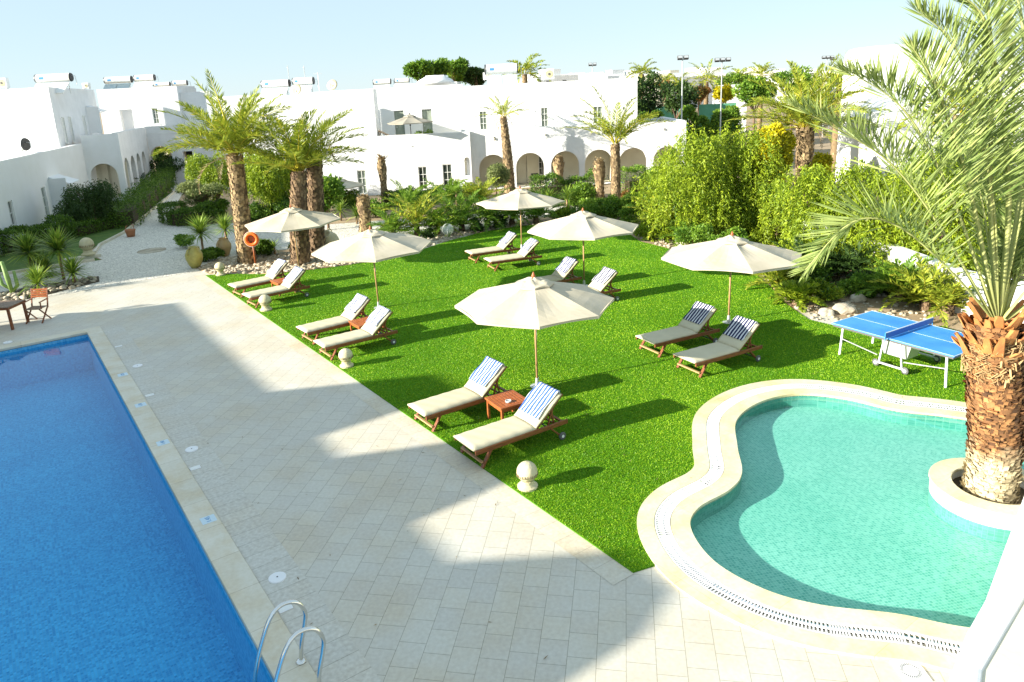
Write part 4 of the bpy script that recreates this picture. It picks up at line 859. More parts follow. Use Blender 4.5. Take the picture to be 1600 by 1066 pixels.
# ------------------------------------------------------------------ table tennis table
tt = empty('table_tennis_table', (16.03, 7.34, .022), rad(-95), 'blue outdoor table tennis table with net on the grass behind the paddling pool', 'table tennis table')
for s in (-1, 1):
    x0, x1 = (-1.37, -.006) if s < 0 else (.006, 1.37)
    p = MB().box(x0, x1, -.7625, .7625, .735, .76).build('table_half', MT['ttblue'], tt, bevel=.003)
    b = MB(); z = .7601
    for a in ((x0, x1, -.7625, -.7515), (x0, x1, .7515, .7625), (x0, x1, -.0015, .0015)): b.box(a[0], a[1], a[2], a[3], z, z+.002)
    b.box(*((-1.37, -1.359) if s < 0 else (1.359, 1.37)), -.751, .751, z, z+.002); b.build('court_lines', MT['white'], p)
    MB().prism(rect(x0+.03, x1-.03, -.73, .73), .68, .734, [rect(x0+.07, x1-.07, -.69, .69)]).build('frame', MT['rubber'], tt)
    for y in (-.62, .62):
        MB().bar((s*1.16, y, .70), (s*1.2, y, 0), .03, .04).build('leg', MT['whitemetal'], tt); MB().bar((s*1.17, y, .4), (s*.3, y, .27), .02).build('brace', MT['galv'], tt)
n = empty('net', (0, 0, 0)); n.parent = tt
MB().box(-.003, .003, -.87, .87, .775, .895).build('mesh', MT['ttnet'], n); MB().box(-.006, .006, -.87, .87, .896, .912).build('tape', MT['white'], n)
for y in (-.88, .88): MB().bar((0, y, .72), (0, y, .915), .014).build('post', MT['ttblue'], n); 
for y in (-.6, .6):
    MB().bar((-.34, y, .1), (.34, y, .1), .04, .03).build('trolley_bar', MT['whitemetal'], tt)
    for x in (-.26, .26):
        MB().bar((x, y, .1), (x*.7, y, .68), .03, .03).build('trolley_leg', MT['whitemetal'], tt)
    for x in (-.33, .33):
        wh = MB().lathe([(.001, -.018), (.06, -.018), (.08, -.01), (.08, .01), (.06, .018), (.001, .018)], 20).build('wheel', MT['rubber'], tt); wh.location = (x, y, .08); wh.rotation_euler = (PI/2, 0, 0)
        MB().lathe([(.001, -.021), (.045, -.021), (.045, .021), (.001, .021)], 8).build('hub', MT['galv'], wh)
MB().prism([(-.26, .28), (.26, .28), (.34, .62), (-.34, .62)], -.2, .2).build('storage_box', MT['galv'], tt).matrix_local = Matrix.Translation((0, -.25, 0)) @ Matrix.Rotation(PI/2, 4, 'X')
o = MB().lathe([(.001, -.03), (.12, -.03), (.12, .03), (.001, .03)], 24).build('bat_holder', MT['galv'], tt); o.location = (-.08, .64, .38); o.rotation_euler = (PI/2, 0, 0)
# ------------------------------------------------------------------ buildings
def window(par, x0, x1, z0, z1, y=0., nx=2, ny=3, pane='glassdark', sill=True, out=-1):
    """a framed window lying in the local XZ plane at y, facing local -y"""
    t = .05; b = MB(); b.prism(rect(x0-t, x1+t, z0-t, z1+t), 0, 1, [rect(x0, x1, z0, z1)]); b.v = [(p[0], y-.05+.13*p[2], p[1]) for p in b.v]
    for i in range(1, nx): x = x0+(x1-x0)*i/nx; b.box(x-.015, x+.015, y-.02, y+.02, z0, z1)
    for i in range(1, ny): z = z0+(z1-z0)*i/ny; b.box(x0, x1, y-.018, y+.018, z-.015, z+.015)
    f = b.build('window', MT['frame'], par); MB().box(x0, x1, y+.03, y+.06, z0, z1).build('pane', MT[pane], f)
    if sill: MB().box(x0-.12, x1+.12, y-.1, y+.0, z0-.12, z0-.055).build('sill', MT['frame'], f)
    return f
AN = rad(-36)
cv = empty('arcaded_villa', (26.6, 40.7, 0), AN, 'long white two storey villa with six arches along its ground floor', 'building')
ax = [1.40, 3.86, 6.17, 8.40, 10.65, 12.9]
b = MB(); b.panel(0, 14.1, -.4, 3.87, 0, .32, [arch(c, .93, .03, 2.27) for c in ax]); b.build('arcade_wall', MT['plaster'], cv)
b = MB(); b.panel(0.33, 14.1, -.3, 3.0, 2.1, 2.25, [rect(3.0, 3.7, .02, 1.9), rect(4.5, 4.98, .55, 1.85), rect(9.5, 9.9, .4, 1.9), rect(12.2, 13.0, .02, 2.0)]); b.build('gallery_wall', MT['cream'], cv)
window(cv, 4.55, 4.93, .6, 1.8, 2.18, 2, 3); window(cv, 9.55, 9.85, .45, 1.85, 2.18, 1, 3)
for x0, x1 in ((3.02, 3.68), (12.22, 12.98)): dr = MB().box(x0, x1, 2.2, 2.24, .03, 1.9).build('door', MT['cream'], cv); MB().box(x0+.08, x0+.12, 2.17, 2.2, .9, 1.0).build('handle', MT['galv'], dr)
MB().box(.0, 14.1, .33, 6.0, -.3, .02).build('gallery_floor', MT['cream'], cv)
MB().box(0, 14.1, .33, 6.0, 2.95, 3.05).build('terrace_floor', MT['plaster_smooth'], cv)
b = MB(); b.box(13.8, 14.1, .33, 7, -.4, 3.87); b.box(11.2, 14.1, 6.7, 7, 3.06, 3.8); b.build('end_wall', MT['plaster'], cv)
for i in range(5): x = (ax[i]+ax[i+1])/2; MB().box(x-.18, x+.18, .33, 2.09, .03, 2.94).build('cross_wall', MT['cream'], cv) if i in (1, 3) else None
b = MB(); b.panel(-.6, 11.0, 2.96, 6.72, .45, .75, [rect(.64, 1.16, 3.86, 5.1), rect(4.68, 5.19, 3.88, 5.14), rect(8.1, 8.75, 3.9, 5.05)]); b.box(-.6, -.3, .76, 8, 3.06, 6.72); b.box(10.7, 11.0, .76, 8, 3.06, 6.72); b.box(-.6, 11, 7.7, 8, 3.06, 6.72); b.build('upper_wall', MT['plaster'], cv)
MB().box(-.3, 10.7, .76, 7.7, 6.35, 6.45).build('roof', MT['plaster_smooth'], cv)
for x0, x1, z0, z1 in ((.69, 1.11, 3.9, 5.05), (4.73, 5.14, 3.92, 5.09), (8.15, 8.7, 3.95, 5.0)): window(cv, x0, x1, z0, z1, .5, 2, 3, 'curtain')
MB().box(2.0, 3.3, 1.2, 1.3, 3.9, 5.3).build('shutter', MT['cream'], cv)
b = MB(); b.panel(-10.3, -.001, -.4, 3.85, -.4, -.08, [rect(-7.6, -7.0, .12, 1.70), rect(-3.53, -2.95, .2, 1.75), rect(-1.92, -1.3, .25, 1.83), arch(-.28, .17, 1.02, 2.2)])
b.box(-.32, -.002, -.079, .32, -.4, 3.85); b.build('lower_wall', MT['plaster'], cv)
MB().box(-.6, -.02, -.06, .0, .9, 2.4).build('niche_back', MT['cream'], cv)
for x0, x1, z0, z1, p in ((-7.55, -7.05, .17, 1.65, 'curtain'), (-3.48, -3.0, .25, 1.7, 'glassdark'), (-1.87, -1.35, .3, 1.78, 'glassdark')): window(cv, x0, x1, z0, z1, -.32, 2, 3, p)
b = MB(); b.box(-10.3, -6.05, -.4, -.1, 3.86, 6.82); b.box(-6.35, -6.05, -.099, .9, 3.06, 6.82); b.box(-10.3, -10.0, -.099, 3.19, -.4, 6.82); b.box(-10, -6.36, -.099, .9, 6.4, 6.5); b.box(-9.99, -6.36, .6, .9, 3.86, 6.39); b.build('left_block', MT['plaster'], cv)
b = MB(); b.panel(-9.99, -.6, 3.06, 6.9, 4.7, 5.0, [rect(-5.6, -4.9, 3.1, 5.3), rect(-3.6, -2.9, 3.1, 5.3)]); b.box(-9.9, -.6, 5.6, 5.7, 3.06, 6.5); b.build('terrace_wall', MT['plaster_smooth'], cv)
for x in (-5.25, -3.25): dr = MB().box(x-.33, x+.33, 4.85, 4.9, 3.1, 5.25).build('door', MT['curtain'], cv); MB().box(x-.25, x-.2, 4.81, 4.85, 4.1, 4.2).build('handle', MT['galv'], dr)
MB().box(-9.98, -.33, .0, 4.69, 2.95, 3.05).build('terrace_floor', MT['cream'], cv)
MB().box(-6.04, -.62, -.078, .0, 3.0, 3.6).build('parapet_back', MT['cream'], cv)
for x, z in ((1.55, 3.35), (4.9, 3.45), (7.9, 3.4), (10.0, 3.45), (12.6, 3.45)): MB().box(x-.04, x+.04, -.1, .0, z-.12, z+.02).build('water_spout', MT['cream'], cv)
MB().box(1.52, 1.62, -.02, .0, 3.2, 3.42).build('vent', MT['black'], cv)
v2 = empty('rear_villa', (26.6, 40.7, 0), AN, 'white two storey villa behind the two front palms, left of the arcade', 'building')
b = MB(); b.box(-16.6, -10.31, 3.2, 9, -.4, 6.72); b.box(-19.5, -16.61, 7.2, 11, -.4, 6.9); b.build('wall', MT['plaster'], v2)
MB().box(-16.2, -10.7, 3.6, 8.6, 6.721, 6.74).build('roof', MT['plaster_smooth'], v2)
for x in (-14.6,): window(v2, x, x+.5, 4.2, 5.5, 3.17, 2, 3, 'curtain'); window(v2, x+.9, x+1.4, .5, 2.0, 3.17, 2, 3)
MB().box(-12.1, -11.7, 3.1, 3.19, 4.0, 5.4).build('door', MT['cream'], v2)
bk = empty('rooftop_house', (26.6, 40.7, 0), AN, 'low white rooftop block with a flat dome behind the villa terrace', 'building')
b = MB(); b.box(-6, -1.2, 8.5, 13, 5, 7.15); b.box(-3.6, -2.2, 9, 11, 7.151, 7.7); b.build('wall', MT['plaster_smooth'], bk)
MB().lathe([(1.5, 7.1), (1.3, 7.35), (.8, 7.6), (.3, 7.7), (.001, 7.72)], 24, (-2.9, 9.2, 0)).build('dome', MT['plaster_smooth'], bk, smooth=True)
# left: courtyard house (single storey) along the shaded garden
lh = empty('low_courtyard_house', (-.05, 40.6, 0), rad(71), 'low white courtyard house at the left with its wall in shade', 'building')
b = MB(); b.panel(-9, 18.4, -.2, 4.2, 0, .35, [rect(2.35, 3.05, .4, 2.25), rect(7.8, 8.55, .1, 2.32), rect(10.0, 10.8, .02, 2.3)]); b.box(-9, -8.65, .351, 10, -.2, 4.2); b.build('wall', MT['plaster_smooth'], lh)
MB().box(-8.6, 18.3, .351, 10, 3.7, 3.8).build('roof', MT['plaster_smooth'], lh)
window(lh, 2.4, 3.0, .45, 2.2, .1, 2, 3); window(lh, 7.85, 8.5, .15, 2.27, .1, 2, 4, 'curtain')
dr = MB().box(10.0, 10.8, .12, .18, .03, 2.3).build('door', MT['white'], lh); MB().box(10.1, 10.15, .08, .12, 1.0, 1.1).build('handle', MT['galv'], dr)
def awning(par, x0, x1, z, y=0):
    b = MB(); b.add([(x0, y, z), (x1, y, z), (x1, y-1.1, z-.45), (x0, y-1.1, z-.45), (x0, y, z-.05), (x1, y, z-.05), (x1, y-1.1, z-.5), (x0, y-1.1, z-.5)], [(0, 1, 2, 3), (4, 5, 6, 7)[::-1], (0, 1, 5, 4), (1, 2, 6, 5), (2, 3, 7, 6), (3, 0, 4, 7)])
    a = b.build('awning', MT['whitemetal'], par)
    for x in (x0+.06, x1-.06): MB().bar((x, y, z-.75), (x, y-.95, z-.47), .04).build('bracket', MT['whitemetal'], a)
    MB().box(x0-.12, x0-.0, y-.9, y, -.1 if z < 4 else z-2.1, z-.1).build('screen_wall', MT['plaster_smooth'], par)
awning(lh, 9.5, 11.6, 2.75)
uh = empty('two_storey_house', (0, 0, 0), 0, 'white two storey house at the left with rough sunlit end wall and slit windows', 'building')
K = Vector((4.51, 56.91)); e71 = Vector((math.cos(rad(71)), math.sin(rad(71)))); e144 = Vector((math.cos(rad(144)), math.sin(rad(144)))); K2 = K+e71*12.7; K3 = K+e144*9; e166 = Vector((math.cos(rad(167)), math.sin(rad(167))))
MB().prism([tuple(K), tuple(K2), tuple(K2+e166*9), tuple(K3)], 3.6, 8.0).build('wall', MT['plaster'], uh)
up = empty('facade_fittings', (K.x, K.y, 0), rad(71)); up.parent = uh
for x in (1.62, 3.4, 7.4, 12.2): window(uh, 0, 0, 0, 0) if 0 else None
def onwall(par, o, ang, fn):   # build a fitting in a wall's own frame
    before = set(par.children); fn(); 
    for ch in par.children:
        if ch not in before: ch.matrix_local = Matrix.Translation((o[0], o[1], 0)) @ Matrix.Rotation(ang, 4, 'Z') @ ch.matrix_local
for x in (1.6, 3.35, 7.35, 12.15): onwall(uh, K, rad(71), lambda: window(uh, x, x+.28, 4.35, 6.0, -.06, 1, 3, 'curtain'))
onwall(uh, K, rad(71), lambda: (awning(uh, 8.9, 10.9, 6.75), MB().box(9.3, 10.2, -.05, 0, 4.3, 6.2).build('door', MT['white'], uh)))
bpy.data.objects.remove(up)
J4 = Vector((9.0964, 70.23)); a30 = rad(-30)
rh = empty('terrace_house', (J4.x, J4.y, 0), a30, 'sunlit rough white upper floor with a recessed door and one small window, far left', 'building')
b = MB(); b.panel(-.1, 6.4, 3.9, 8.05, 0, .4, [rect(1.44, 2.46, 4.5, 6.31), rect(4.1, 4.56, 5.02, 6.3)]); b.box(6.41, 8.9, .6, 1.0, 3.9, 7.5); b.box(-.1, 6.4, 5, 5.3, 3.9, 7.9); b.box(6.1, 6.4, .41, 5, 3.9, 8.05); b.build('wall', MT['plaster'], rh)
MB().box(1.3, 2.6, .8, .9, 4.4, 6.5).build('door', MT['white'], rh); window(rh, 4.14, 4.52, 5.07, 6.25, .08, 2, 3, 'curtain')
ah = empty('gallery_house', (0, 0, 0), 0, 'white ground floor wing with tall narrow arches beside the winding path', 'building')
def inframe(o, ang): return Matrix.Translation((o[0], o[1], 0)) @ Matrix.Rotation(rad(ang), 4, 'Z')
J = (5.93, 57.98); J2 = (8.15, 57.22); J3 = (11.83, 67.91)
b = MB(); b.panel(0, 2.36, -.2, 4.75, 0, .35, [arch(1.05, .88, .3, 2.75)]); b.build('front_wall', MT['plaster_smooth'], ah).matrix_local = inframe(J, -19)
b = MB(); b.panel(0, 2.2, -.1, 3.6, 2.0, 2.1); b.build('inner_wall', MT['cream'], ah).matrix_local = inframe(J, -19)
for x in (.5, 1.1): MB().box(x, x+.4, 1.9, 1.98, .1, 2.6).build('door', MT['cream'], ah).matrix_local = inframe(J, -19)
b = MB(); b.panel(0.01, 11.3, -.2, 4.8, .0, .35, [arch(1.35+2.38*i, .85, .1, 2.97) for i in range(4)]); b.build('gallery_wall', MT['plaster'], ah).matrix_local = inframe(J2, 71)
b = MB(); b.box(0.4, 11.2, 2.2, 2.35, -.2, 3.6); b.build('inner_wall', MT['plaster_smooth'], ah).matrix_local = inframe(J2, 71)
b = MB(); b.panel(0.01, 6.5, -.2, 4.85, 0, .35, [arch(1.0, .93, .4, 3.2), rect(2.85, 3.7, .55, 2.65)]); b.build('end_wall', MT['plaster'], ah).matrix_local = inframe(J3, -36)
b = MB(); b.box(0.0, 6.5, 2.4, 2.5, -.2, 4.0); b.build('inner_wall', MT['cream'], ah).matrix_local = inframe(J3, -36)
MB().box(2.6, 3.9, 1.3, 1.4, .1, 3).build('doorway', MT['black'], ah).matrix_local = inframe(J3, -36)
MB().prism([J, J2, J3, (17, 64), (20, 75), (9, 72)], 4.2, 4.3).build('roof', MT['plaster_smooth'], ah)
t = empty('armchair', (14.45, 65.9, .1), rad(-36), 'red wooden armchair standing in the far doorway', 'chair')
MB().box(-.3, .3, -.3, .3, .4, .5).build('seat', MT['redbrick'], t); MB().box(-.3, .3, .25, .33, .5, 1.2).build('backrest', MT['redbrick'], t)
for sx in (-.27, .27):
    for sy in (-.27, .27): MB().box(sx-.03, sx+.03, sy-.03, sy+.03, 0, .4).build('leg', MT['redbrick'], t)
# right: white house behind the big palm, and the garden wall
R0 = PD(1315, 160, 36)
rw = empty('white_house', (R0.x, R0.y, 0), AN, 'tall plain white house behind the big palm at the right', 'building')
op = [(1.1, -.3), (14, -.3), (14, 6.2), (6.2, 6.35), (4.9, 6.9), (4.6, 7.55), (1.65, 7.55), (1.35, 7.47), (1.16, 7.25), (1.1, 6.9)]
b = MB(); b.panel(0, 16, 0, 7.5, 0, 2.6, outline=op); b.build('wall', MT['plaster_smooth'], rw, bevel=.05)
b = MB(); b.panel(0, 5, 0, 5.2, -4.5, -.02, outline=[(-.1, -.3), (9, -.3), (9, 4.7), (4.4, 4.9), (3.4, 5.15), (2.2, 5.2), (1, 4.95), (.2, 4.55), (-.1, 4.1)]); b.build('front_wing', MT['plaster_smooth'], rw, bevel=.05)
window(rw, 7.6, 8.1, 4.9, 6.2, -.03, 2, 3, 'curtain')
gw = empty('garden_wall', (0, 0, 0), 0, 'low white garden wall behind the table tennis table', 'wall')
b = MB(); wp = [(24.8, 15.5), (22.6, 11.2), (20.7, 8.3), (20.0, 5.0), (19.8, 0)]
for i in range(4): b.bar((*wp[i], .5), (*wp[i+1], .5), .25, 1.2)
b.build('wall', MT['plaster_smooth'], gw)
b = MB()
for i in range(4): b.bar((*wp[i], 1.125), (*wp[i+1], 1.125), .32, .045)
b.build('wall_cap', MT['plaster_smooth'], gw)
# ------------------------------------------------------------------ roof equipment
def heater(u, v, depth, lb, L=2.2, r=.27, panels=2, tilt=0, pmn='panelpale', fl=1):
    p = PD(u, v, depth); t = empty('solar_water_heater', p, AN+rad(tilt), lb, 'solar water heater', 'solar water heaters on the flat roofs')
    o = MB().tube([(-L/2, 0, 0), (L/2, 0, 0)], r, 24).build('tank', MT['tankwhite'], t, smooth=False)
    for s in (-1, 1): MB().tube([(s*L/2, 0, 0), (s*(L/2+.07), 0, 0)], [r*1.06, r*.95], 20).build('end_cap', MT['black'], o)
    MB().tube([(fl*(L/2+.07), 0, .1), (fl*(L/2+.3), 0, .1), (fl*(L/2+.35), 0, -.5)], .02, 6).build('pipe', MT['galv'], t)
    MB().box(-L*.38, -L*.24, -r*1.012, -r*.9, -.07, .09).build('badge', MT['tileblue'], o)
    for i in range(panels):
        w_ = L/panels; x = -L/2+w_*i; b = MB(); b.add([(x+.03, -.25, -r-.05), (x+w_-.03, -.25, -r-.05), (x+w_-.03, -1.3, -r-.75), (x+.03, -1.3, -r-.75), (x+.03, -.2, -r-.13), (x+w_-.03, -.2, -r-.13), (x+w_-.03, -1.25, -r-.83), (x+.03, -1.25, -r-.83)], [(0, 1, 2, 3), (4, 5, 6, 7)[::-1], (0, 1, 5, 4), (1, 2, 6, 5), (2, 3, 7, 6), (3, 0, 4, 7)])
        b.build('solar_panel', MT[pmn], t)
    for x in (-L*.4, L*.4): MB().bar((x, 0, -r), (x, .1, -1.1), .04).build('stand', MT['galv'], t)
    return t
heater(8, 227, 41, 'solar water heater with black end cap on the low roof at the left edge', 2.6, .34, 1, -8, 'tankwhite')
heater(84, 122, 50, 'solar water heater with long cream tank above the rough left end wall', 2.3, .28, 1, 3, 'tankwhite')
heater(185, 125, 66, 'solar water heater with a blue panel on the far left roof, left of its neighbour', 2.3, .29, 2, 5, 'panel')
heater(226, 122, 66, 'solar water heater right of the one with the blue panel', 1.7, .28, 1, 5, 'tankwhite'); heater(281, 130, 70, 'small solar water heater behind the roof edge above the big left palm', 1.3, .24, 1, 8, 'tankwhite')
heater(253, 132, 72, 'solar water heater half sunk behind the roof between two others', 1.5, .2, 1, 5, 'tankwhite')
heater(431, 131, 55, 'long solar water heater on the roof above the two front palms', 2.05, .27, 1, -3, 'tankwhite'); heater(474, 127, 55, 'solar water heater next to the two thin antenna masts', 1.5, .27, 1, -2, 'tankwhite')
heater(597, 128, 70, 'distant solar water heater on the roof above the terrace umbrella', 1.6, .25, 1, 0, 'tankwhite'); heater(628, 126, 74, 'distant solar water heater in front of the green pine crowns', 1.4, .22, 1, 0, 'tankwhite')
heater(783, 108, 50.5, 'big solar water heater with two pale panels on the arcaded villa', 2.15, .34, 2, 4, 'panelpale', 1)
def acunit(u, v, depth, lb, s=1.):
    t = empty('air_conditioner', PD(u, v, depth), AN, lb, 'air conditioner', 'air conditioner units on the roofs'); MB().box(-.42*s, .42*s, -.16, .16, -.33*s, .33*s).build('casing', MT['tankwhite'], t, bevel=.02)
    o = MB().lathe([(.001, 0), (.25*s, 0), (.25*s, .015), (.001, .02)], 24).build('fan_grille', MT['stone'], t); o.rotation_euler.x = PI/2; o.location = (.08*s, -.161, 0)
    o = MB().lathe([(.001, 0), (.08*s, 0), (.08*s, .012), (.001, .015)], 12).build('hub', MT['rubber'], o); o.location.z = .02
    for x in (-.3, .3): MB().box(x*s-.03, x*s+.03, -.14, .14, -.42*s, -.331*s).build('foot', MT['galv'], t)
acunit(856, 116, 48, 'air conditioner with round fan grille on the arcaded villa roof', 1.); acunit(135, 134, 56, 'small air conditioner between the left roof heaters', .6); acunit(3, 130, 50, 'air conditioner cut by the left edge on the roof', 1.)
acunit(466, 137, 56, 'air conditioner under the tank by the antenna masts', .9); acunit(762, 119, 60, 'slatted vent box like unit left of the big solar heater', .9)
for u, v, dp, r, lb in ((519, 133, 54, .42, 'pale satellite dish on the roof right of the antenna masts'), (462, 141, 52, .45, 'satellite dish lying low above the front palm crown')):
    t = empty('satellite_dish', PD(u, v, dp), AN+rad(-15), lb, 'satellite dish', 'satellite dishes on the roof'); n = 24
    b = MB(); b.lathe([(.001, -.09*r/.4), (r*.5, -.07*r/.4), (r, 0), (r*1.01, .01), (r*.5, -.05*r/.4), (.0012, -.07*r/.4)], n); o = b.build('reflector', MT['stone'], t, smooth=True); o.rotation_euler.x = rad(65)
    MB().tube([(0, 0, 0), (0, .1, -.7)], .03, 6).build('mast', MT['galv'], t); MB().bar((0, -.05, -.35), (0, -.45, -.1), .02).build('arm', MT['galv'], t)
for u, lb in ((453, 'thin antenna mast, the left one of two above the front palms'), (478, 'thin antenna mast, the right one of two above the front palms')):
    p = PD(u, 135, 56); t = empty('antenna_mast', p, 0, lb, 'antenna', 'thin antenna masts on the roof'); MB().tube([(0, 0, -.5), (0, 0, 1.55)], .03, 6).build('pole', MT['galv'], t); MB().bar((-.0, 0, 1.4), (0, .25, 1.4), .02).build('arm', MT['galv'], t)
p = PD(497, 122, 58); t = empty('television_aerial', p, AN, 'small comb shaped television aerial beside the satellite dish', 'antenna'); MB().tube([(0, 0, -1), (0, 0, .4)], .015, 6).build('pole', MT['galv'], t)
b = MB()
for i in range(5): b.bar((-.3+.14*i, 0, .25), (-.3+.14*i, 0, .42), .02)
b.bar((-.35, 0, .33), (.35, 0, .33), .02); b.build('elements', MT['galv'], t)
def mast(u, vb, vt, depth, lb, nl=2):
    a = PD(u, vb, depth); h = (vb-vt)/FPX*depth*1.0; h += a.z-2; t = empty('floodlight_mast', (a.x, a.y, 0), AN, lb, 'floodlight mast', 'floodlight masts of the tennis courts')
    MB().tube([(0, 0, 0), (0, 0, 2+h)], [.06, .04], 8).build('pole', MT['galv'], t)
    MB().bar((-.35*nl/2, 0, 2+h), (.35*nl/2, 0, 2+h), .05).build('crossbar', MT['galv'], t)
    for i in range(nl):
        x = (i-(nl-1)/2)*.42; o = MB().box(-.17, .17, -.12, .1, -.12, .12).build('floodlight', MT['rubber'], t); o.location = (x, -.1, 2.12+h); o.rotation_euler.x = rad(-30)
        MB().box(-.14, .14, -.13, -.121, -.09, .09).build('lens', MT['galv'], o)
mast(1065, 188, 97, 52, 'floodlight mast with two lamps just right of the villa roof'); mast(1125, 215, 101, 56, 'floodlight mast with three lamps, middle of the tennis court', 3)
mast(1289, 150, 94, 75, 'floodlight mast with three lamps left of the tall white house', 3); mast(1298, 150, 96, 82, 'more distant floodlight mast close beside the one by the tall white house', 2); mast(926, 135, 104, 72, 'floodlight mast rising behind the villa roof', 2)
for u0, u1, v0, v1, dp, lb in ((1008, 1076, 168, 176, 72, 'green windscreen of the tennis court right of the villa roof'), (1092, 1150, 164, 177, 66, 'brighter green windscreen of the tennis court between two floodlight masts')):
    a, b_ = PD(u0, v1, dp), PD(u1, v1, dp); h = (v1-v0)/FPX*dp; m = MB(); m.bar((a.x, a.y, (a.z+h)/2), (b_.x, b_.y, (a.z+h)/2), .05, a.z+h); t = m.build('court_screen', MT['screen']); tag(t, lb, 'fence', 'green tennis court windscreens')
a, b_ = PD(1005, 200, 66), PD(1150, 196, 60)
# ------------------------------------------------------------------ distant town
rng = random.Random(5); HU = []
for i in range(46):
    u = 845+ i*10.4+rng.uniform(-4, 4); dp = rng.uniform(150, 320); vtop = 119-(u-845)*.012+rng.uniform(-3, 5)
    p = PD(u, vtop, dp); wdt = rng.uniform(6, 14)*dp/220; dd = 8; h = max(3, p.z)
    t = empty('distant_house', (p.x, p.y, 0), AN+rad(rng.choice((0, 8, -12, 20))), 'flat roofed white house of the far town on the horizon', 'house', 'white houses of the far town')
    b = MB(); b.box(-wdt/2, wdt/2, 0, dd, 0, h)
    if i % 3 == 0: b.box(-wdt*.3, wdt*.1, 1, 5, h+.001, h+1.6)
    b.build('wall', MT['cream' if i % 4 == 1 else 'plaster_smooth'], t)
    for k in range(2): MB().box(-wdt*.3+k*wdt*.4, -wdt*.3+k*wdt*.4+1.1, -.05, 0, h-2.4, h-1.2).build('window', MT['rubber'], t)
p = PD(1146, 145, 85); t = empty('court_pavilion', (p.x, p.y, 0), AN, 'small pale pavilion with dark eaves behind the tennis court', 'building')
MB().box(-1.6, 1.6, 0, 3, 0, p.z+.1).build('wall', MT['plaster_smooth'], t); MB().box(-1.8, 1.8, -.2, 3.2, p.z+.101, p.z+.3).build('eaves', MT['rubber'], t); MB().prism([(-1.2, .2), (1.2, .2), (1.2, 2.6), (-1.2, 2.6)], p.z+.301, p.z+.9).build('roof', MT['plaster_smooth'], t)
# ------------------------------------------------------------------ palms
FB = Vector((11.6, 3.93, .05))
fp = empty('date_palm', FB, 0, 'big date palm with thick orange-brown trunk in the planter ring', 'palm tree')
rng = np.random.default_rng(77)
tk = [(0, 0, -.05), (-.01, .0, .75), (-.07, .05, 1.5), (-.15, .10, 2.15), (-.24, .16, 2.75)]
palm_trunk(tk, [.335, .325, .345, .35, .31], rng, 4200, .042, 'trunk', MT['trunkfore'], fp, stick=.75, wide=1.5, jit=1.)
b = MB()    # orange leaf bases at the crown
for i in range(64):
    a = i*2.39996; z0 = 2.3+.5*(i/64)+.05*math.sin(i*5.1); r = .31-.15*(i/64)+.02*math.sin(i*3.3); c, s = math.cos(a), math.sin(a); w_ = Vector((-s, c, 0)); h = .22+.12*math.sin(i*1.7)
    o0 = Vector((-.20+c*r, .13+s*r, z0)); o1 = o0+Vector((c*.16, s*.16, h)); n_ = Vector((c, s, .2))*.05; k = len(b.v)
    b.v += [tuple(q) for q in (o0-w_*.09, o0+w_*.09, o0+n_+w_*.07, o0+n_-w_*.07, o1-w_*(.03+.03*math.sin(i)), o1+w_*.05+Vector((0, 0, -.06)), o1+n_+w_*.03, o1+n_-w_*.03)]
    b.f += [(k, k+1, k+5, k+4), (k+2, k+3, k+7, k+6), (k+1, k+2, k+6, k+5), (k+3, k, k+4, k+7), (k+4, k+5, k+6, k+7)]
fb = MB(); r2 = random.Random(9)
for i in range(520):   # tan fibre wrapped round the crown
    a = r2.uniform(0, 2*PI); z0 = r2.uniform(2.0, 2.62); rr = .355+r2.uniform(-.02, .045); a2 = a+r2.uniform(-.5, .5)
    fb.bar((-.17+rr*math.cos(a), .11+rr*math.sin(a), z0), (-.17+rr*math.cos(a2), .11+rr*math.sin(a2), z0+r2.uniform(-.12, .12)), r2.uniform(.008, .03), .006)
MT['fibre'] = pm('tan_palm_fibre', (.52, .36, .17), .9, (.34, .21, .09), 8, .3, 30); fb.build('fibre', MT['fibre'], fp)
MT['leafbase'] = pm('orange_leaf_base', (.55, .24, .07), .7, (.34, .13, .04), 5, .4, 14); b.build('leaf_bases', MT['leafbase'], fp)
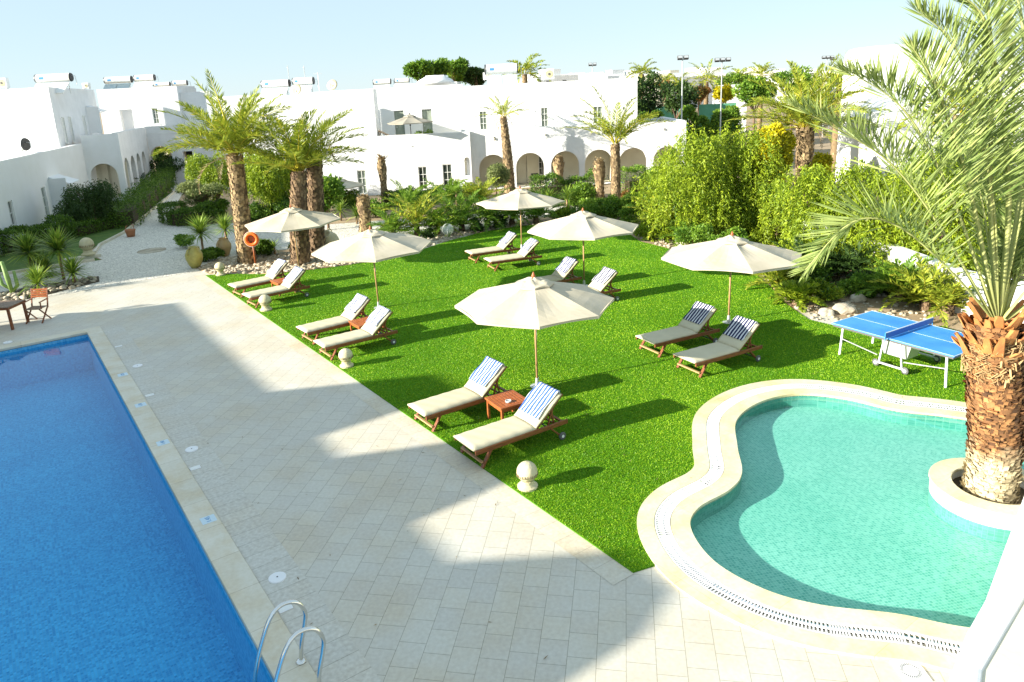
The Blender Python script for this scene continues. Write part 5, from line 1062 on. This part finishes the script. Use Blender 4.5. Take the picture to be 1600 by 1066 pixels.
FR = [[(10.87, 4.04, 2.97), (10.41, 4.35, 3.63), (9.79, 4.78, 4.27), (9.3, 5.12, 4.34), (8.82, 5.44, 3.73)],
      [(10.91, 4.02, 2.97), (10.3, 4.44, 4.17), (9.74, 4.82, 5.01), (9.23, 5.16, 5.46), (8.59, 5.6, 5.88)],
      [(10.94, 4.0, 3.06), (10.41, 4.36, 4.51), (9.9, 4.7, 5.54), (9.53, 4.96, 6.0), (9.08, 5.27, 6.29)],
      [(11.0, 3.96, 3.05), (10.62, 4.22, 4.5), (10.28, 4.45, 5.51), (10.02, 4.62, 6.13), (9.79, 4.78, 6.53)],
      [(11.05, 3.92, 3.05), (10.83, 4.07, 4.48), (10.5, 4.3, 5.74), (10.22, 4.49, 6.54), (9.8, 4.77, 6.96)],
      [(11.11, 3.88, 3.05), (11.0, 3.95, 4.47), (10.74, 4.13, 5.97), (10.45, 4.33, 6.91), (9.93, 4.68, 7.24)],
      [(11.11, 3.88, 3.14), (11.15, 3.85, 4.72), (11.02, 3.94, 6.19), (10.79, 4.1, 7.41), (10.41, 4.36, 8.0)],
      [(11.02, 3.94, 3.14), (10.77, 4.11, 4.74), (10.69, 4.17, 5.89), (10.56, 4.26, 6.83), (10.32, 4.42, 7.58)],
      [(11.2, 4.0, 3.1), (11.3, 4.6, 4.7), (11.4, 5.3, 6.2), (11.4, 6.0, 7.1), (11.3, 6.8, 7.5)],
      [(11.2, 3.8, 3.1), (11.3, 3.7, 4.8), (11.25, 3.6, 6.4), (11.1, 3.5, 7.4), (10.8, 3.4, 8.0)],
      [(11.25, 3.85, 3.1), (11.5, 4.0, 4.8), (11.7, 4.2, 6.2), (11.9, 4.5, 7.2), (12.1, 4.8, 7.8)], [(11.3, 3.8, 3.0), (11.9, 3.9, 4.4), (12.6, 4.1, 5.5), (13.3, 4.3, 6.0), (14.1, 4.5, 6.0)],
      [(11.2, 3.7, 3.0), (11.6, 3.1, 4.6), (12.0, 2.5, 5.8), (12.4, 1.9, 6.5), (12.9, 1.3, 6.7)], [(11.3, 3.9, 3.0), (11.9, 4.5, 4.2), (12.6, 5.1, 5.0), (13.3, 5.7, 5.2), (14.0, 6.2, 4.8)],
      [(11.3, 3.7, 2.9), (12.0, 3.2, 3.7), (12.8, 2.7, 4.1), (13.5, 2.3, 4.0), (14.1, 1.9, 3.5)]]
FR = [f for i, f in enumerate(FR) if i not in (8, 9)]
parts = []; off = np.array([FB.x, FB.y, FB.z])
for f in FR: f[0] = tuple(np.array(f[0])*.35+np.array([11.36, 4.06, 2.75])*.65)
for i, f in enumerate(FR):
    parts.append(frond(None, 0, 0, 0, 0, rng, 140, (.82 if i < 5 else .6), .026 if i < 5 else .022, pts=[tuple(np.array(p)-off+[0, 0, .08]) for p in f], plane=(.35, .1, .2, -.2, .15, -.4, .3, -.1)[i % 8], up=.6 if i < 5 else .42))
for i in range(5):
    az = (-1.6+2.6*((i*.618) % 1)) if i % 3 else i*2.4; parts.append(frond(np.array([-.24, .16, 2.8]), az, rng.uniform(1.15, 1.45), rng.uniform(2.6, 3.8), rng.uniform(.3, .7), rng, 90, .42, .032))
V, F, X = merge(parts); npmesh('crown', V, F, MT['palmleaf_fore'], fp, X)
gA = G(387, 412); gB = G(470, 412); gC = G(494, 402)
palm(gA, gA+Vector((.05, -.03, 4.35)), .31, .28, 48, 3.15, 'tall date palm, the left one of the two front palms, behind the life ring', 21, nl=54, ll=.5, lw=.038, el=(.25, 1.5), droop=(.5, 1.0), nsc=900, dry=3)
palm(gB, gB+Vector((.28, -.18, 3.65)), .33, .26, 40, 2.95, 'date palm behind the cream umbrella, right one of the two front palms', 22, nl=54, ll=.48, lw=.038, el=(.3, 1.5), droop=(.5, 1.0), nsc=900, trunk='trunkdark')
palm(gC, gC+Vector((.35, -.15, 4.35)), .32, .30, 12, 1.1, 'date palm with dead cropped crown just behind the front pair', 23, nl=20, ll=.2, el=(-.4, .9), droop=(.6, 1.3), leaf='drypalm', trunk='trunkdark', nsc=500)
g = G(797, 300); palm(g, g+Vector((-.2, .1, 4.7)), .30, .17, 17, 1.7, 'thin scraggly palm with hanging dry fronds before the first arch', 24, nl=26, ll=.2, lw=.04, el=(.1, 1.45), droop=(.4, 1.1), dry=6, nsc=560, trunk='trunk')
g = G(962, 326); palm(g, g+Vector((0, 0, 3.35)), .24, .22, 22, 2.9, 'feathery palm in front of the fourth and fifth arches', 25, nl=46, ll=.42, lw=.04, el=(.5, 1.45), droop=(.6, 1.25), nsc=380)
g = G(1250, 335); palm(g, g+Vector((0, 0, 4.0)), .36, .36, 56, 3.3, 'dense date palm rising above the yellow blossom tree on the right', 26, nl=50, ll=.5, lw=.045, el=(.1, 1.5), droop=(.55, 1.15), nsc=500, dry=4)
for u, v, dp, h, L, lb, sd in ((1104, 128, 75, 2.2, 2.6, 'distant palm between the two nearest floodlight masts', 31), (1190, 118, 80, 2., 2.0, 'distant palm left of the dense right palm, behind the tennis court', 32), (1157, 122, 95, 2, 1.7, 'small distant palm near the court pavilion', 33), (1060, 136, 85, 2, 2.2, 'distant palm by the red flowering bush, left of the mast', 34), (1040, 130, 100, 2, 1.8, 'distant palm above the dark round tree', 35),
        (820, 116, 56, 2.4, 2.1, 'palm crown rising behind the big rooftop solar heater', 36), (1003, 116, 70, 2, 1.6, 'distant palm just above the right end of the villa roof', 37), (1500, 180, 26, 3, 2.2, 'palm partly hidden behind the fronds of the big palm', 38), (1312, 135, 48, 3, 1.2, 'narrow green palm at the left edge of the tall white house', 39)):
    p = PD(u, v, dp); palm((p.x, p.y, 0), p, .26, .2, 22, L, lb, sd, nl=20, ll=.4, lw=.09, el=(-.2, 1.4), nsc=120)
def stump(u, v, vt, r, lb, seed, head=True, mat='trunk'):
    rng = np.random.default_rng(seed); g = G(u, v); d = (g-Vector((0, 0, CH))).dot(VF); h = (v-vt)/FPX*d*1.02; t = empty('palm_stump', g, 0, lb, 'palm stump', 'cropped palm trunks in the planting')
    pts = [(0, 0, -.05), (.02, 0, h*.5), (0, .02, h*.8), (0, 0, h)]; palm_trunk(pts, [r*.95, r*.72, r*(1.25 if head else .95), r*(.7 if head else .7)], rng, 420, r*.5, 'trunk', MT[mat], t)
    parts = [frond(np.array([0, 0, h-.1]), i*2.4, rng.uniform(.2, 1.4), rng.uniform(.3, .5), .3, rng, 8, .12, .05) for i in range(26)]; V, F, X = merge(parts); npmesh('cut_fronds', V, F, MT['drypalm'], t, X)
stump(602, 322, 250, .2, 'slim cropped palm trunk with a bulging head before the white wall', 41); stump(572, 362, 312, .28, 'short thick palm stump behind the second deck umbrella', 42, False)
stump(874, 296, 250, .26, 'cropped palm trunk before the third arch', 43, True); stump(937, 320, 256, .24, 'pale cropped palm trunk left of the feathery palm', 44, True)
# ------------------------------------------------------------------ trees and shrubs
def T(u, v, depth, z=None):
    p = PD(u, v, depth); return Vector((p.x, p.y, 0 if z is None else z)), p
def tree(u, v, depth, rx, rz, n, leaf, lb, seed, **k):
    b_, c = T(u, v, depth); return leafy(b_, c, rx, rx, rz, n, leaf, lb, seed, **k)
tree(1078, 300, 30.5, 2.5, 2.75, 60000, 'pepper', 'weeping pepper tree right of the arcade, leftmost of the row behind the lawn', 51, weep=.75, ls=.15, lw=.04, trunk=.16, name='pepper_tree', nclump=24)
tree(1148, 292, 31, 2.3, 2.9, 60000, 'pepper', 'weeping pepper tree in front of the yellow blossom tree', 52, weep=.8, ls=.15, lw=.04, trunk=.16, name='pepper_tree', nclump=24)
tree(1290, 340, 25, 2.1, 2.4, 46000, 'pepper', 'bright weeping pepper tree right of the dense palm trunk', 53, weep=.75, ls=.14, lw=.038, trunk=.14, name='pepper_tree', nclump=20)
tree(1378, 352, 23.5, 1.7, 2.2, 34000, 'pepper', 'weeping pepper tree with visible brown trunk behind the table tennis table', 54, weep=.7, ls=.13, lw=.038, trunk=.17, name='pepper_tree', nclump=14)
tree(1462, 335, 22, 2.0, 2.6, 42000, 'pepper', 'yellow-green pepper tree hidden behind the fronds of the big palm', 55, weep=.8, ls=.13, lw=.038, trunk=.13, name='pepper_tree', nclump=16)
tree(1550, 300, 24, 2.5, 3.0, 34000, 'pepper', 'pepper tree at the right edge behind the big palm', 56, weep=.9, ls=.15, lw=.045, trunk=.15, name='pepper_tree', nclump=14)
tree(1215, 345, 29, 1.5, 1.7, 24000, 'pepper', 'small pepper tree below the yellow blossom tree, left of the dense palm trunk', 156, weep=.6, ls=.14, lw=.038, trunk=.1, name='pepper_tree', nclump=14)
tree(1214, 245, 30.5, 1.0, 1.5, 18000, 'yellow', 'yellow blossoming tree left of the dense palm trunk', 57, ls=.12, lw=.09, trunk=.1, name='mimosa_tree', nclump=10)
tree(1282, 280, 32, .8, 1.3, 8000, 'yellow', 'smaller yellow blossoming tree right of the dense palm trunk', 58, ls=.12, lw=.09, trunk=.08, name='mimosa_tree', nclump=8)
tree(421, 272, 40, 2.2, 2.1, 34000, 'pepper', 'bright green weeping tree between the two front palms', 59, weep=.8, ls=.16, lw=.045, trunk=.13, name='pepper_tree', nclump=12)
tree(335, 275, 44, 1.7, 1.9, 14000, 'pepper', 'bright green weeping tree left of the first front palm', 60, weep=.7, ls=.16, lw=.05, trunk=.13, name='pepper_tree', nclump=11)
tree(508, 308, 36, 1.0, 1.1, 5000, 'midleaf', 'leafy bright bush under the terrace umbrella, right of the front palms', 61, ls=.2, lw=.09, trunk=.06, name='bush', cat='shrub', nclump=10)
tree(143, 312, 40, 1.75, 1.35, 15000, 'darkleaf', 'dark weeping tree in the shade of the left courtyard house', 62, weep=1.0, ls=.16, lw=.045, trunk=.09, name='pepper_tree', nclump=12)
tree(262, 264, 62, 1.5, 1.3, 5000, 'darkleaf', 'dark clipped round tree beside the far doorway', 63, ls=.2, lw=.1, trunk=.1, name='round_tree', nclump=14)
tree(253, 240, 64, 1.0, .8, 1500, 'midleaf', 'light green shrub before the far left arch', 64, ls=.2, lw=.1, trunk=.06, name='shrub', cat='shrub')
tree(312, 300, 41, 1.3, .7, 6500, 'oliveleaf', 'old olive tree with a thick gnarled trunk beside the winding path', 65, ls=.13, lw=.05, trunk=.3, name='olive_tree', nclump=11, nstem=6)
tree(775, 270, 45, .85, .95, 4500, 'oliveleaf', 'rounded grey-green olive bush in front of the first arch', 66, ls=.15, lw=.05, trunk=.05, name='olive_bush', cat='shrub', nclump=9)
for i, (u, v, dp, rx, rz, lb) in enumerate(((655, 113, 105, 2.1, 1.8, 'dark green pine crown, leftmost of the group above the rooftops'), (683, 112, 108, 2.4, 1.8, 'pine crown in the middle of the group above the rooftops'), (712, 110, 112, 2.1, 2.0, 'pine crown just right of the middle above the rooftops'), (745, 118, 115, 2.4, 1.6, 'low pine crown left of the big solar heater'))):
    tree(u, v, dp, rx, rz, 3500, 'midleaf' if i < 3 else 'darkleaf', lb, 70+i, ls=.5, lw=.25, trunk=.25, name='pine_tree', nclump=10, group=None)
for i, (u, v, dp, rx, rz, lf, lb) in enumerate(((1008, 150, 62, 1.6, 2.4, 'darkleaf', 'dark tree touching the right end of the villa'), (1057, 152, 66, 2., 1.7, 'darkleaf', 'large dark round tree left of the first floodlight mast'), (1092, 146, 72, 1.1, .8, 'redleaf', 'red flowering bush right of the first floodlight mast'), (1037, 134, 80, .7, .5, 'redleaf', 'small red flowering bush above the dark round tree'),
        (1180, 140, 62, 1.8, 1.5, 'midleaf', 'green tree left of the dense right palm'), (1130, 147, 75, 1., .9, 'yellow', 'small yellow bush beside the second floodlight mast'), (1240, 125, 80, 3., 1.6, 'midleaf', 'broad distant green tree behind the dense right palm'), (1150, 128, 95, 2.6, 1.2, 'midleaf', 'distant low tree behind the court pavilion'))):
    tree(u, v, dp, rx, rz, 3200, lf, lb, 80+i, ls=.28, lw=.15, trunk=.12, name='tree' if lf != 'redleaf' else 'bougainvillea', cat='tree' if lf != 'redleaf' else 'shrub', nclump=8)
pt = lambda *a: [tuple(G(u, v)[:2]) for u, v in a]
a, b_ = PD(1003, 205, 58), PD(1150, 205, 58); hedge([(a.x, a.y), (b_.x, b_.y)], 1.4, a.z+.75, 26000, 'long tall hedge below the tennis court windscreens', 90, 'midleaf', ls=.24)
hedge(pt((8, 400), (60, 385), (108, 372)), .9, .95, 9000, 'dark clipped hedge under the left wall window', 91)
hedge(pt((110, 372), (190, 352), (214, 338)), .8, .6, 7000, 'low dark hedge between the courtyard house and the path', 92)
hedge(pt((196, 356), (222, 330), (250, 305), (262, 290)), 1.3, 1.2, 16000, 'broad green hedge lining the left of the winding path', 93)
hedge(pt((268, 345), (282, 352), (330, 350)), 1.1, .9, 8000, 'dark rounded hedge right of the winding path under the olive tree', 94)
hedge(pt((600, 322), (690, 315), (745, 308)), .8, .7, 9000, 'clipped green hedge along the white wall behind the low palms', 95)
hedge(pt((835, 318), (900, 312), (935, 310)), 1.0, 1.3, 9000, 'tall green hedge in front of the third and fourth arches', 96)
hedge(pt((970, 312), (1010, 308), (1040, 318)), 1.0, 1.5, 7000, 'green hedge before the last two arches', 97, 'midleaf')
# yuccas
def YG(u, v): return G(u, v)
rosette(YG(52, 432), .95, .95, 220, 'large yucca at the left above the stone strip, left one of the tall pair', 101, heads=((0, 0, 0), (.35, -.3, -.75)), wd=.075)
rosette(YG(100, 437), 1.15, 1.0, 220, 'large yucca head at the left, the right one of the tall pair', 102, heads=((0, 0, 0),), wd=.075)
rosette(YG(62, 460), .4, .8, 150, 'small low yucca before the tall left pair, behind the wooden chair', 103); rosette(YG(117, 444), .4, .85, 150, 'small low yucca at the right end of the stone strip', 104)
rosette(YG(318, 396), .9, .95, 220, 'bright yucca beside the yellow-green jar at the end of the cobbles', 105); rosette(YG(357, 398), 1.1, .8, 130, 'thin yucca between the ochre jar and the first front palm', 106)
rosette(YG(430, 400), .35, .45, 40, 'tiny yucca between the two front palm trunks', 107, wd=.035); rosette(YG(533, 345), .5, .75, 80, 'yucca behind the gap between the two deck umbrellas', 108, wd=.06)
rosette(YG(558, 350), .4, .7, 70, 'yucca beside the short thick palm stump', 109, wd=.06); rosette(YG(714, 322), 1.0, .7, 90, 'bright yucca in front of the rightmost wall window', 110, leaf='yucca', wd=.06)
rosette(YG(886, 325), .5, .8, 90, 'yucca in front of the hedge near the third arch', 111); rosette(YG(858, 322), .35, .7, 80, 'yucca left of the one near the third arch', 112)
t = empty('cactus', YG(20, 460), 0, 'tall green column cactus at the far left behind the garden table', 'cactus'); MT['cactus'] = pm('cactus_skin', (.16, .28, .06), .6, (.24, .36, .1), 6, .4, 20)
MB().tube([(0, 0, 0), (-.05, 0, .6), (-.12, .0, 1.25)], [.06, .09, .06], 10).build('stem', MT['cactus'], t, smooth=True); MB().tube([(.02, 0, .1), (.2, 0, .3), (.18, 0, .85)], [.05, .07, .05], 10).build('arm', MT['cactus'], t, smooth=True)
MB().tube([(-.02, 0, .2), (-.25, .1, .4), (-.3, .1, .9)], [.05, .06, .04], 10).build('arm', MT['cactus'], t, smooth=True)
# low palms beyond the lawn
for i, (u, v, h, L, n, lb, lf) in enumerate(((615, 372, .15, 1.1, 26, 'low dark palm directly behind the second deck umbrella', 'midleaf'), (652, 368, .3, 1.7, 24, 'bright green young palm at the left end of the far planting row', 'palmleaf'), (684, 366, .2, 1.2, 26, 'low palm between the bright young palm and the glass globe', 'midleaf'), (722, 360, .2, 1.5, 30, 'low spreading palm just right of the glass globe', 'midleaf'),
        (762, 356, .2, 1.4, 26, 'low palm left of the farthest umbrella pole', 'midleaf'), (800, 352, .2, 1.3, 24, 'low palm under the left half of the farthest umbrella', 'midleaf'), (838, 350, .2, 1.3, 24, 'low palm under the right half of the farthest umbrella', 'midleaf'), (700, 335, .4, 1.5, 26, 'taller palm in the second row behind the glass globe', 'midleaf'), (752, 330, .4, 1.3, 24, 'palm in the second row left of the olive bush', 'palmleaf'), (640, 338, .3, 1.3, 22, 'second row palm behind the bright young palm', 'midleaf'))):
    cycad(G(u, v), h*1.3, L*1.4, n+4, lb, 120+i, leaf=lf, ll=.32, lw=.045, nl=32, group=None)
for i, (u, v, h, L, n, lb, lf) in enumerate(((1038, 368, .6, 2.1, 22, 'upright feathery young palm before the leftmost pepper tree', 'palmleaf'), (1075, 385, .2, 1.2, 20, 'low palm under the leftmost pepper tree', 'midleaf'), (1215, 452, .15, 1.2, 30, 'yellow-green low palm at the lawn edge below the right umbrella', 'palmleaf'), (1245, 478, .12, .85, 24, 'broad leaved low plant beside the boulders at the lawn edge', 'pepper'), (1255, 440, .3, 1.4, 26, 'darker low palm in the shade behind the boulders', 'darkleaf'),
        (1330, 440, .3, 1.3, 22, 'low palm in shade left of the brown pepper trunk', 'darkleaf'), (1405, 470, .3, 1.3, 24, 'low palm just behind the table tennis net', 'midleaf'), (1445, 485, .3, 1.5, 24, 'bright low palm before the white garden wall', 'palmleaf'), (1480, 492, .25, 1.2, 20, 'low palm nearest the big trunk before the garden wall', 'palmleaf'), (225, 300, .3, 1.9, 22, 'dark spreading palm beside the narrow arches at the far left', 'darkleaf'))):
    cycad(G(u, v), h, L, n, lb, 140+i, leaf=lf, ll=.28, lw=.045, nl=28)
# broad leaved plants and ground shrubs
for i, (u, v, rx, rz, n, lf, lb) in enumerate(((330, 408, .55, .3, 2500, 'hedge', 'low grey-green shrub between the two jars'), (410, 402, .55, .4, 3000, 'hedge', 'dark rounded shrub right of the life ring'), (470, 392, .5, .25, 1500, 'midleaf', 'small shrub behind the umbrella by the front palms'), (290, 388, .6, .35, 2200, 'midleaf', 'leafy green shrub at the foot of the bright yucca'), (385, 392, .4, .3, 1400, 'midleaf', 'leafy shrub behind the first palm trunk'),
        (1010, 372, .5, .3, 1800, 'pepper', 'yellow-green shrub at the right back corner of the lawn'), (1040, 376, .5, .35, 2000, 'pepper', 'yellow-green shrub just right of the back corner of the lawn'), (985, 352, .6, .5, 2500, 'midleaf', 'green shrub behind the middle umbrella canopy'), (975, 322, .4, .5, 1600, 'redleaf', 'red flowering shrub at the foot of the feathery palm'), (992, 328, .35, .4, 1500, 'redleaf', 'second red flowering shrub just right of the feathery palm'),
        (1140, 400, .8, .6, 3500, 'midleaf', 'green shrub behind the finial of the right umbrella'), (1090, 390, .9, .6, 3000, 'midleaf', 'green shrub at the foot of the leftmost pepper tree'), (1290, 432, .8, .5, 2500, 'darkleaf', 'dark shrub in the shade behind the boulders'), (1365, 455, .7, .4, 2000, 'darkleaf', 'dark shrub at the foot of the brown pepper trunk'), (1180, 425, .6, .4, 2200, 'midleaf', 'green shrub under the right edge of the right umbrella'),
        (670, 372, .3, .25, 900, 'darkleaf', 'small dark broad leaved plant left of the glass globe'), (745, 362, .35, .35, 1200, 'darkleaf', 'dark bird of paradise plant right of the glass globe'), (780, 357, .4, .35, 1200, 'darkleaf', 'dark broad leaved plant left of the farthest pole'), (915, 345, .7, .5, 2500, 'midleaf', 'green shrub between the two back umbrellas'), (1060, 372, .7, .5, 2500, 'midleaf', 'green shrub in front of the young upright palm'))):
    g = G(u, v); leafy(g, g+Vector((0, 0, rz*.9)), rx, rx, rz, n, lf, lb, 160+i, ls=.11, lw=.05, trunk=0, name='shrub', cat='shrub', nclump=7)
for i, (u, v, rx, rz, n, lf, lb) in enumerate(((632, 322, .9, .6, 3500, 'midleaf', 'leafy shrub in front of the slim cropped trunk'), (668, 318, .9, .5, 3500, 'midleaf', 'leafy shrub under the dark wall window'), (738, 315, .8, .6, 3500, 'pepper', 'bright shrub at the corner of the villa before the first arch'), (815, 322, .9, .5, 3500, 'midleaf', 'low shrub before the second arch'),
        (905, 322, 1., .7, 4000, 'midleaf', 'shrub before the fourth arch beside the pale cropped trunk'), (930, 338, .9, .6, 4000, 'midleaf', 'shrub under the feathery palm, left of its trunk'), (960, 345, .9, .7, 4000, 'midleaf', 'shrub at the foot of the feathery palm'), (1010, 345, 1.1, .9, 5000, 'midleaf', 'large shrub between the feathery palm and the pepper trees'), (880, 345, .7, .4, 2500, 'pepper', 'low bright shrub behind the middle umbrella, left side'),
        (585, 340, .8, .5, 3000, 'midleaf', 'shrub between the short stump and the slim cropped trunk'), (545, 325, .9, .6, 3000, 'midleaf', 'shrub below the pale umbrella at the wall'), (450, 345, 1.2, .7, 4500, 'hedge', 'dark shrub row behind the second front palm'), (405, 350, 1., .6, 3500, 'hedge', 'dark shrub row right of the first front palm'), (340, 345, 1., .7, 3500, 'hedge', 'dark shrub left of the first front palm'))):
    g = G(u, v); leafy(g, g+Vector((0, 0, rz*.9)), rx, rx, rz, n, lf, lb, 220+i, ls=.14, lw=.06, trunk=0, name='shrub', cat='shrub', nclump=8)
for i, (u, v, rx, rz, n, lf, lb) in enumerate(((1285, 470, .55, .35, 2600, 'pepper', 'yellow-green shrub beside the boulders in the right bed'), (1345, 462, .6, .35, 2600, 'midleaf', 'green shrub behind the table tennis table, left of the pepper trunk'), (1395, 462, .7, .5, 3000, 'midleaf', 'green shrub behind the net of the table tennis table'),
        (1425, 470, .7, .5, 3000, 'pepper', 'bright shrub against the garden wall behind the table tennis table'), (1505, 488, .5, .45, 2200, 'midleaf', 'shrub against the garden wall just left of the big trunk'), (1235, 452, .6, .35, 2600, 'pepper', 'yellow-green shrub at the lawn edge right of the right umbrella'), (1270, 440, .9, .6, 3600, 'midleaf', 'green shrub under the tip of the lowest big palm frond'))):
    g = G(u, v); leafy(g, g+Vector((0, 0, rz*.9)), rx, rx, rz, n, lf, lb, 260+i, ls=.11, lw=.045, trunk=0, name='shrub', cat='shrub', nclump=7)
def boulder(u, v, s, lb, sd):
    rng = random.Random(sd); bm = bmesh.new(); bmesh.ops.create_icosphere(bm, subdivisions=3, radius=1)
    ph = [rng.uniform(0, 6) for _ in range(6)]
    for vv in bm.verts: n_ = 1+.14*math.sin(vv.co.x*3+ph[0])+.12*math.sin(vv.co.y*4+ph[1])*math.cos(vv.co.z*3+ph[2])+.05*math.sin(vv.co.x*9+ph[3]); vv.co = Vector((vv.co.x*s[0], vv.co.y*s[1], vv.co.z*s[2]))*n_
    me = bpy.data.meshes.new('boulder'); bm.to_mesh(me); bm.free(); me.materials.append(MT['rock']); o = bpy.data.objects.new('boulder', me); COL.objects.link(o); g = G(u, v); o.location = (g.x, g.y, s[2]*.35); o.rotation_euler.z = rng.uniform(0, 3); tag(o, lb, 'boulder', 'pale boulders beyond the lawn')
boulder(1320, 488, (.36, .26, .18), 'large pale boulder just behind the left end of the table tennis table', 1); boulder(1292, 492, (.2, .18, .13), 'reddish boulder at the lawn edge left of the table tennis table', 2); boulder(1340, 470, (.26, .2, .14), 'boulder behind the far corner of the table tennis table', 3)
boulder(1100, 396, (.42, .32, .25), 'pale boulder at the lawn edge behind the right umbrella', 4); boulder(1068, 384, (.28, .24, .16), 'small boulder left of the one behind the right umbrella', 5); boulder(1300, 462, (.28, .2, .14), 'brownish boulder in the shaded bed under the trees', 6); boulder(555, 392, (.24, .18, .12), 'small boulder right of the leaning jar', 7)
# terrace umbrellas
p = PD(642, 208, 47.5); umbrella(p.x, p.y, 'taupe umbrella on the upper terrace of the villa', 0, R=1.55, zr=1.55, zt=2.0, canvas='canvas_grey', pole='black', group='umbrellas at the villas', z0=3.06)
g = PD(533, 302, 43); umbrella(g.x, g.y, 'pale umbrella against the white wall right of the leafy bush', 0, R=1.45, zr=1.35, zt=1.75, pole='black', group='umbrellas at the villas', z0=0)
p = PD(598, 190, 48); t = empty('terrace_lounger', (p.x, p.y, 3.06), AN, 'folded lounger seen on the upper terrace left of the taupe umbrella', 'sun lounger'); MB().bar((-.6, 0, 1.25), (.7, 0, .55), .6, .05).build('backrest', MT['wood_pale'], t); MB().bar((-.2, 0, 1.0), (-.5, 0, 0), .05).build('leg', MT['wood_pale'], t); MB().bar((.6, 0, .6), (.6, 0, 0), .05).build('leg', MT['wood_pale'], t)
p = PD(662, 190, 48); leafy((p.x, p.y, 3.06), (p.x, p.y, 3.6), .8, .4, .55, 1500, 'midleaf', 'leafy potted shrub on the upper terrace right of the taupe umbrella', 190, ls=.12, lw=.06, trunk=0, name='shrub', cat='shrub')
for x, y, u, v, lb in ((0, 0, 838, 285, 'black chair under the second arch'),):
    g = G(u, v+8); t = empty('terrace_chair', (g.x, g.y, .02), AN+.4, lb, 'chair'); MB().box(-.25, .25, -.25, .25, .4, .45).build('seat', MT['black'], t); MB().box(-.25, .25, .22, .26, .45, .9).build('backrest', MT['black'], t)
    for sx in (-.22, .22):
        for sy in (-.22, .22): MB().box(sx-.02, sx+.02, sy-.02, sy+.02, 0, .4).build('leg', MT['black'], t)
t = G(205, 370); pot(t.x, t.y, .9, 'redbrick', 'terracotta pot at the bend of the kerb by the hedge', name='flower_pot', prof=[(.001, 0), (.2, 0), (.27, .35), (.3, .42), (.26, .42), (.22, .36), (.001, .34)])
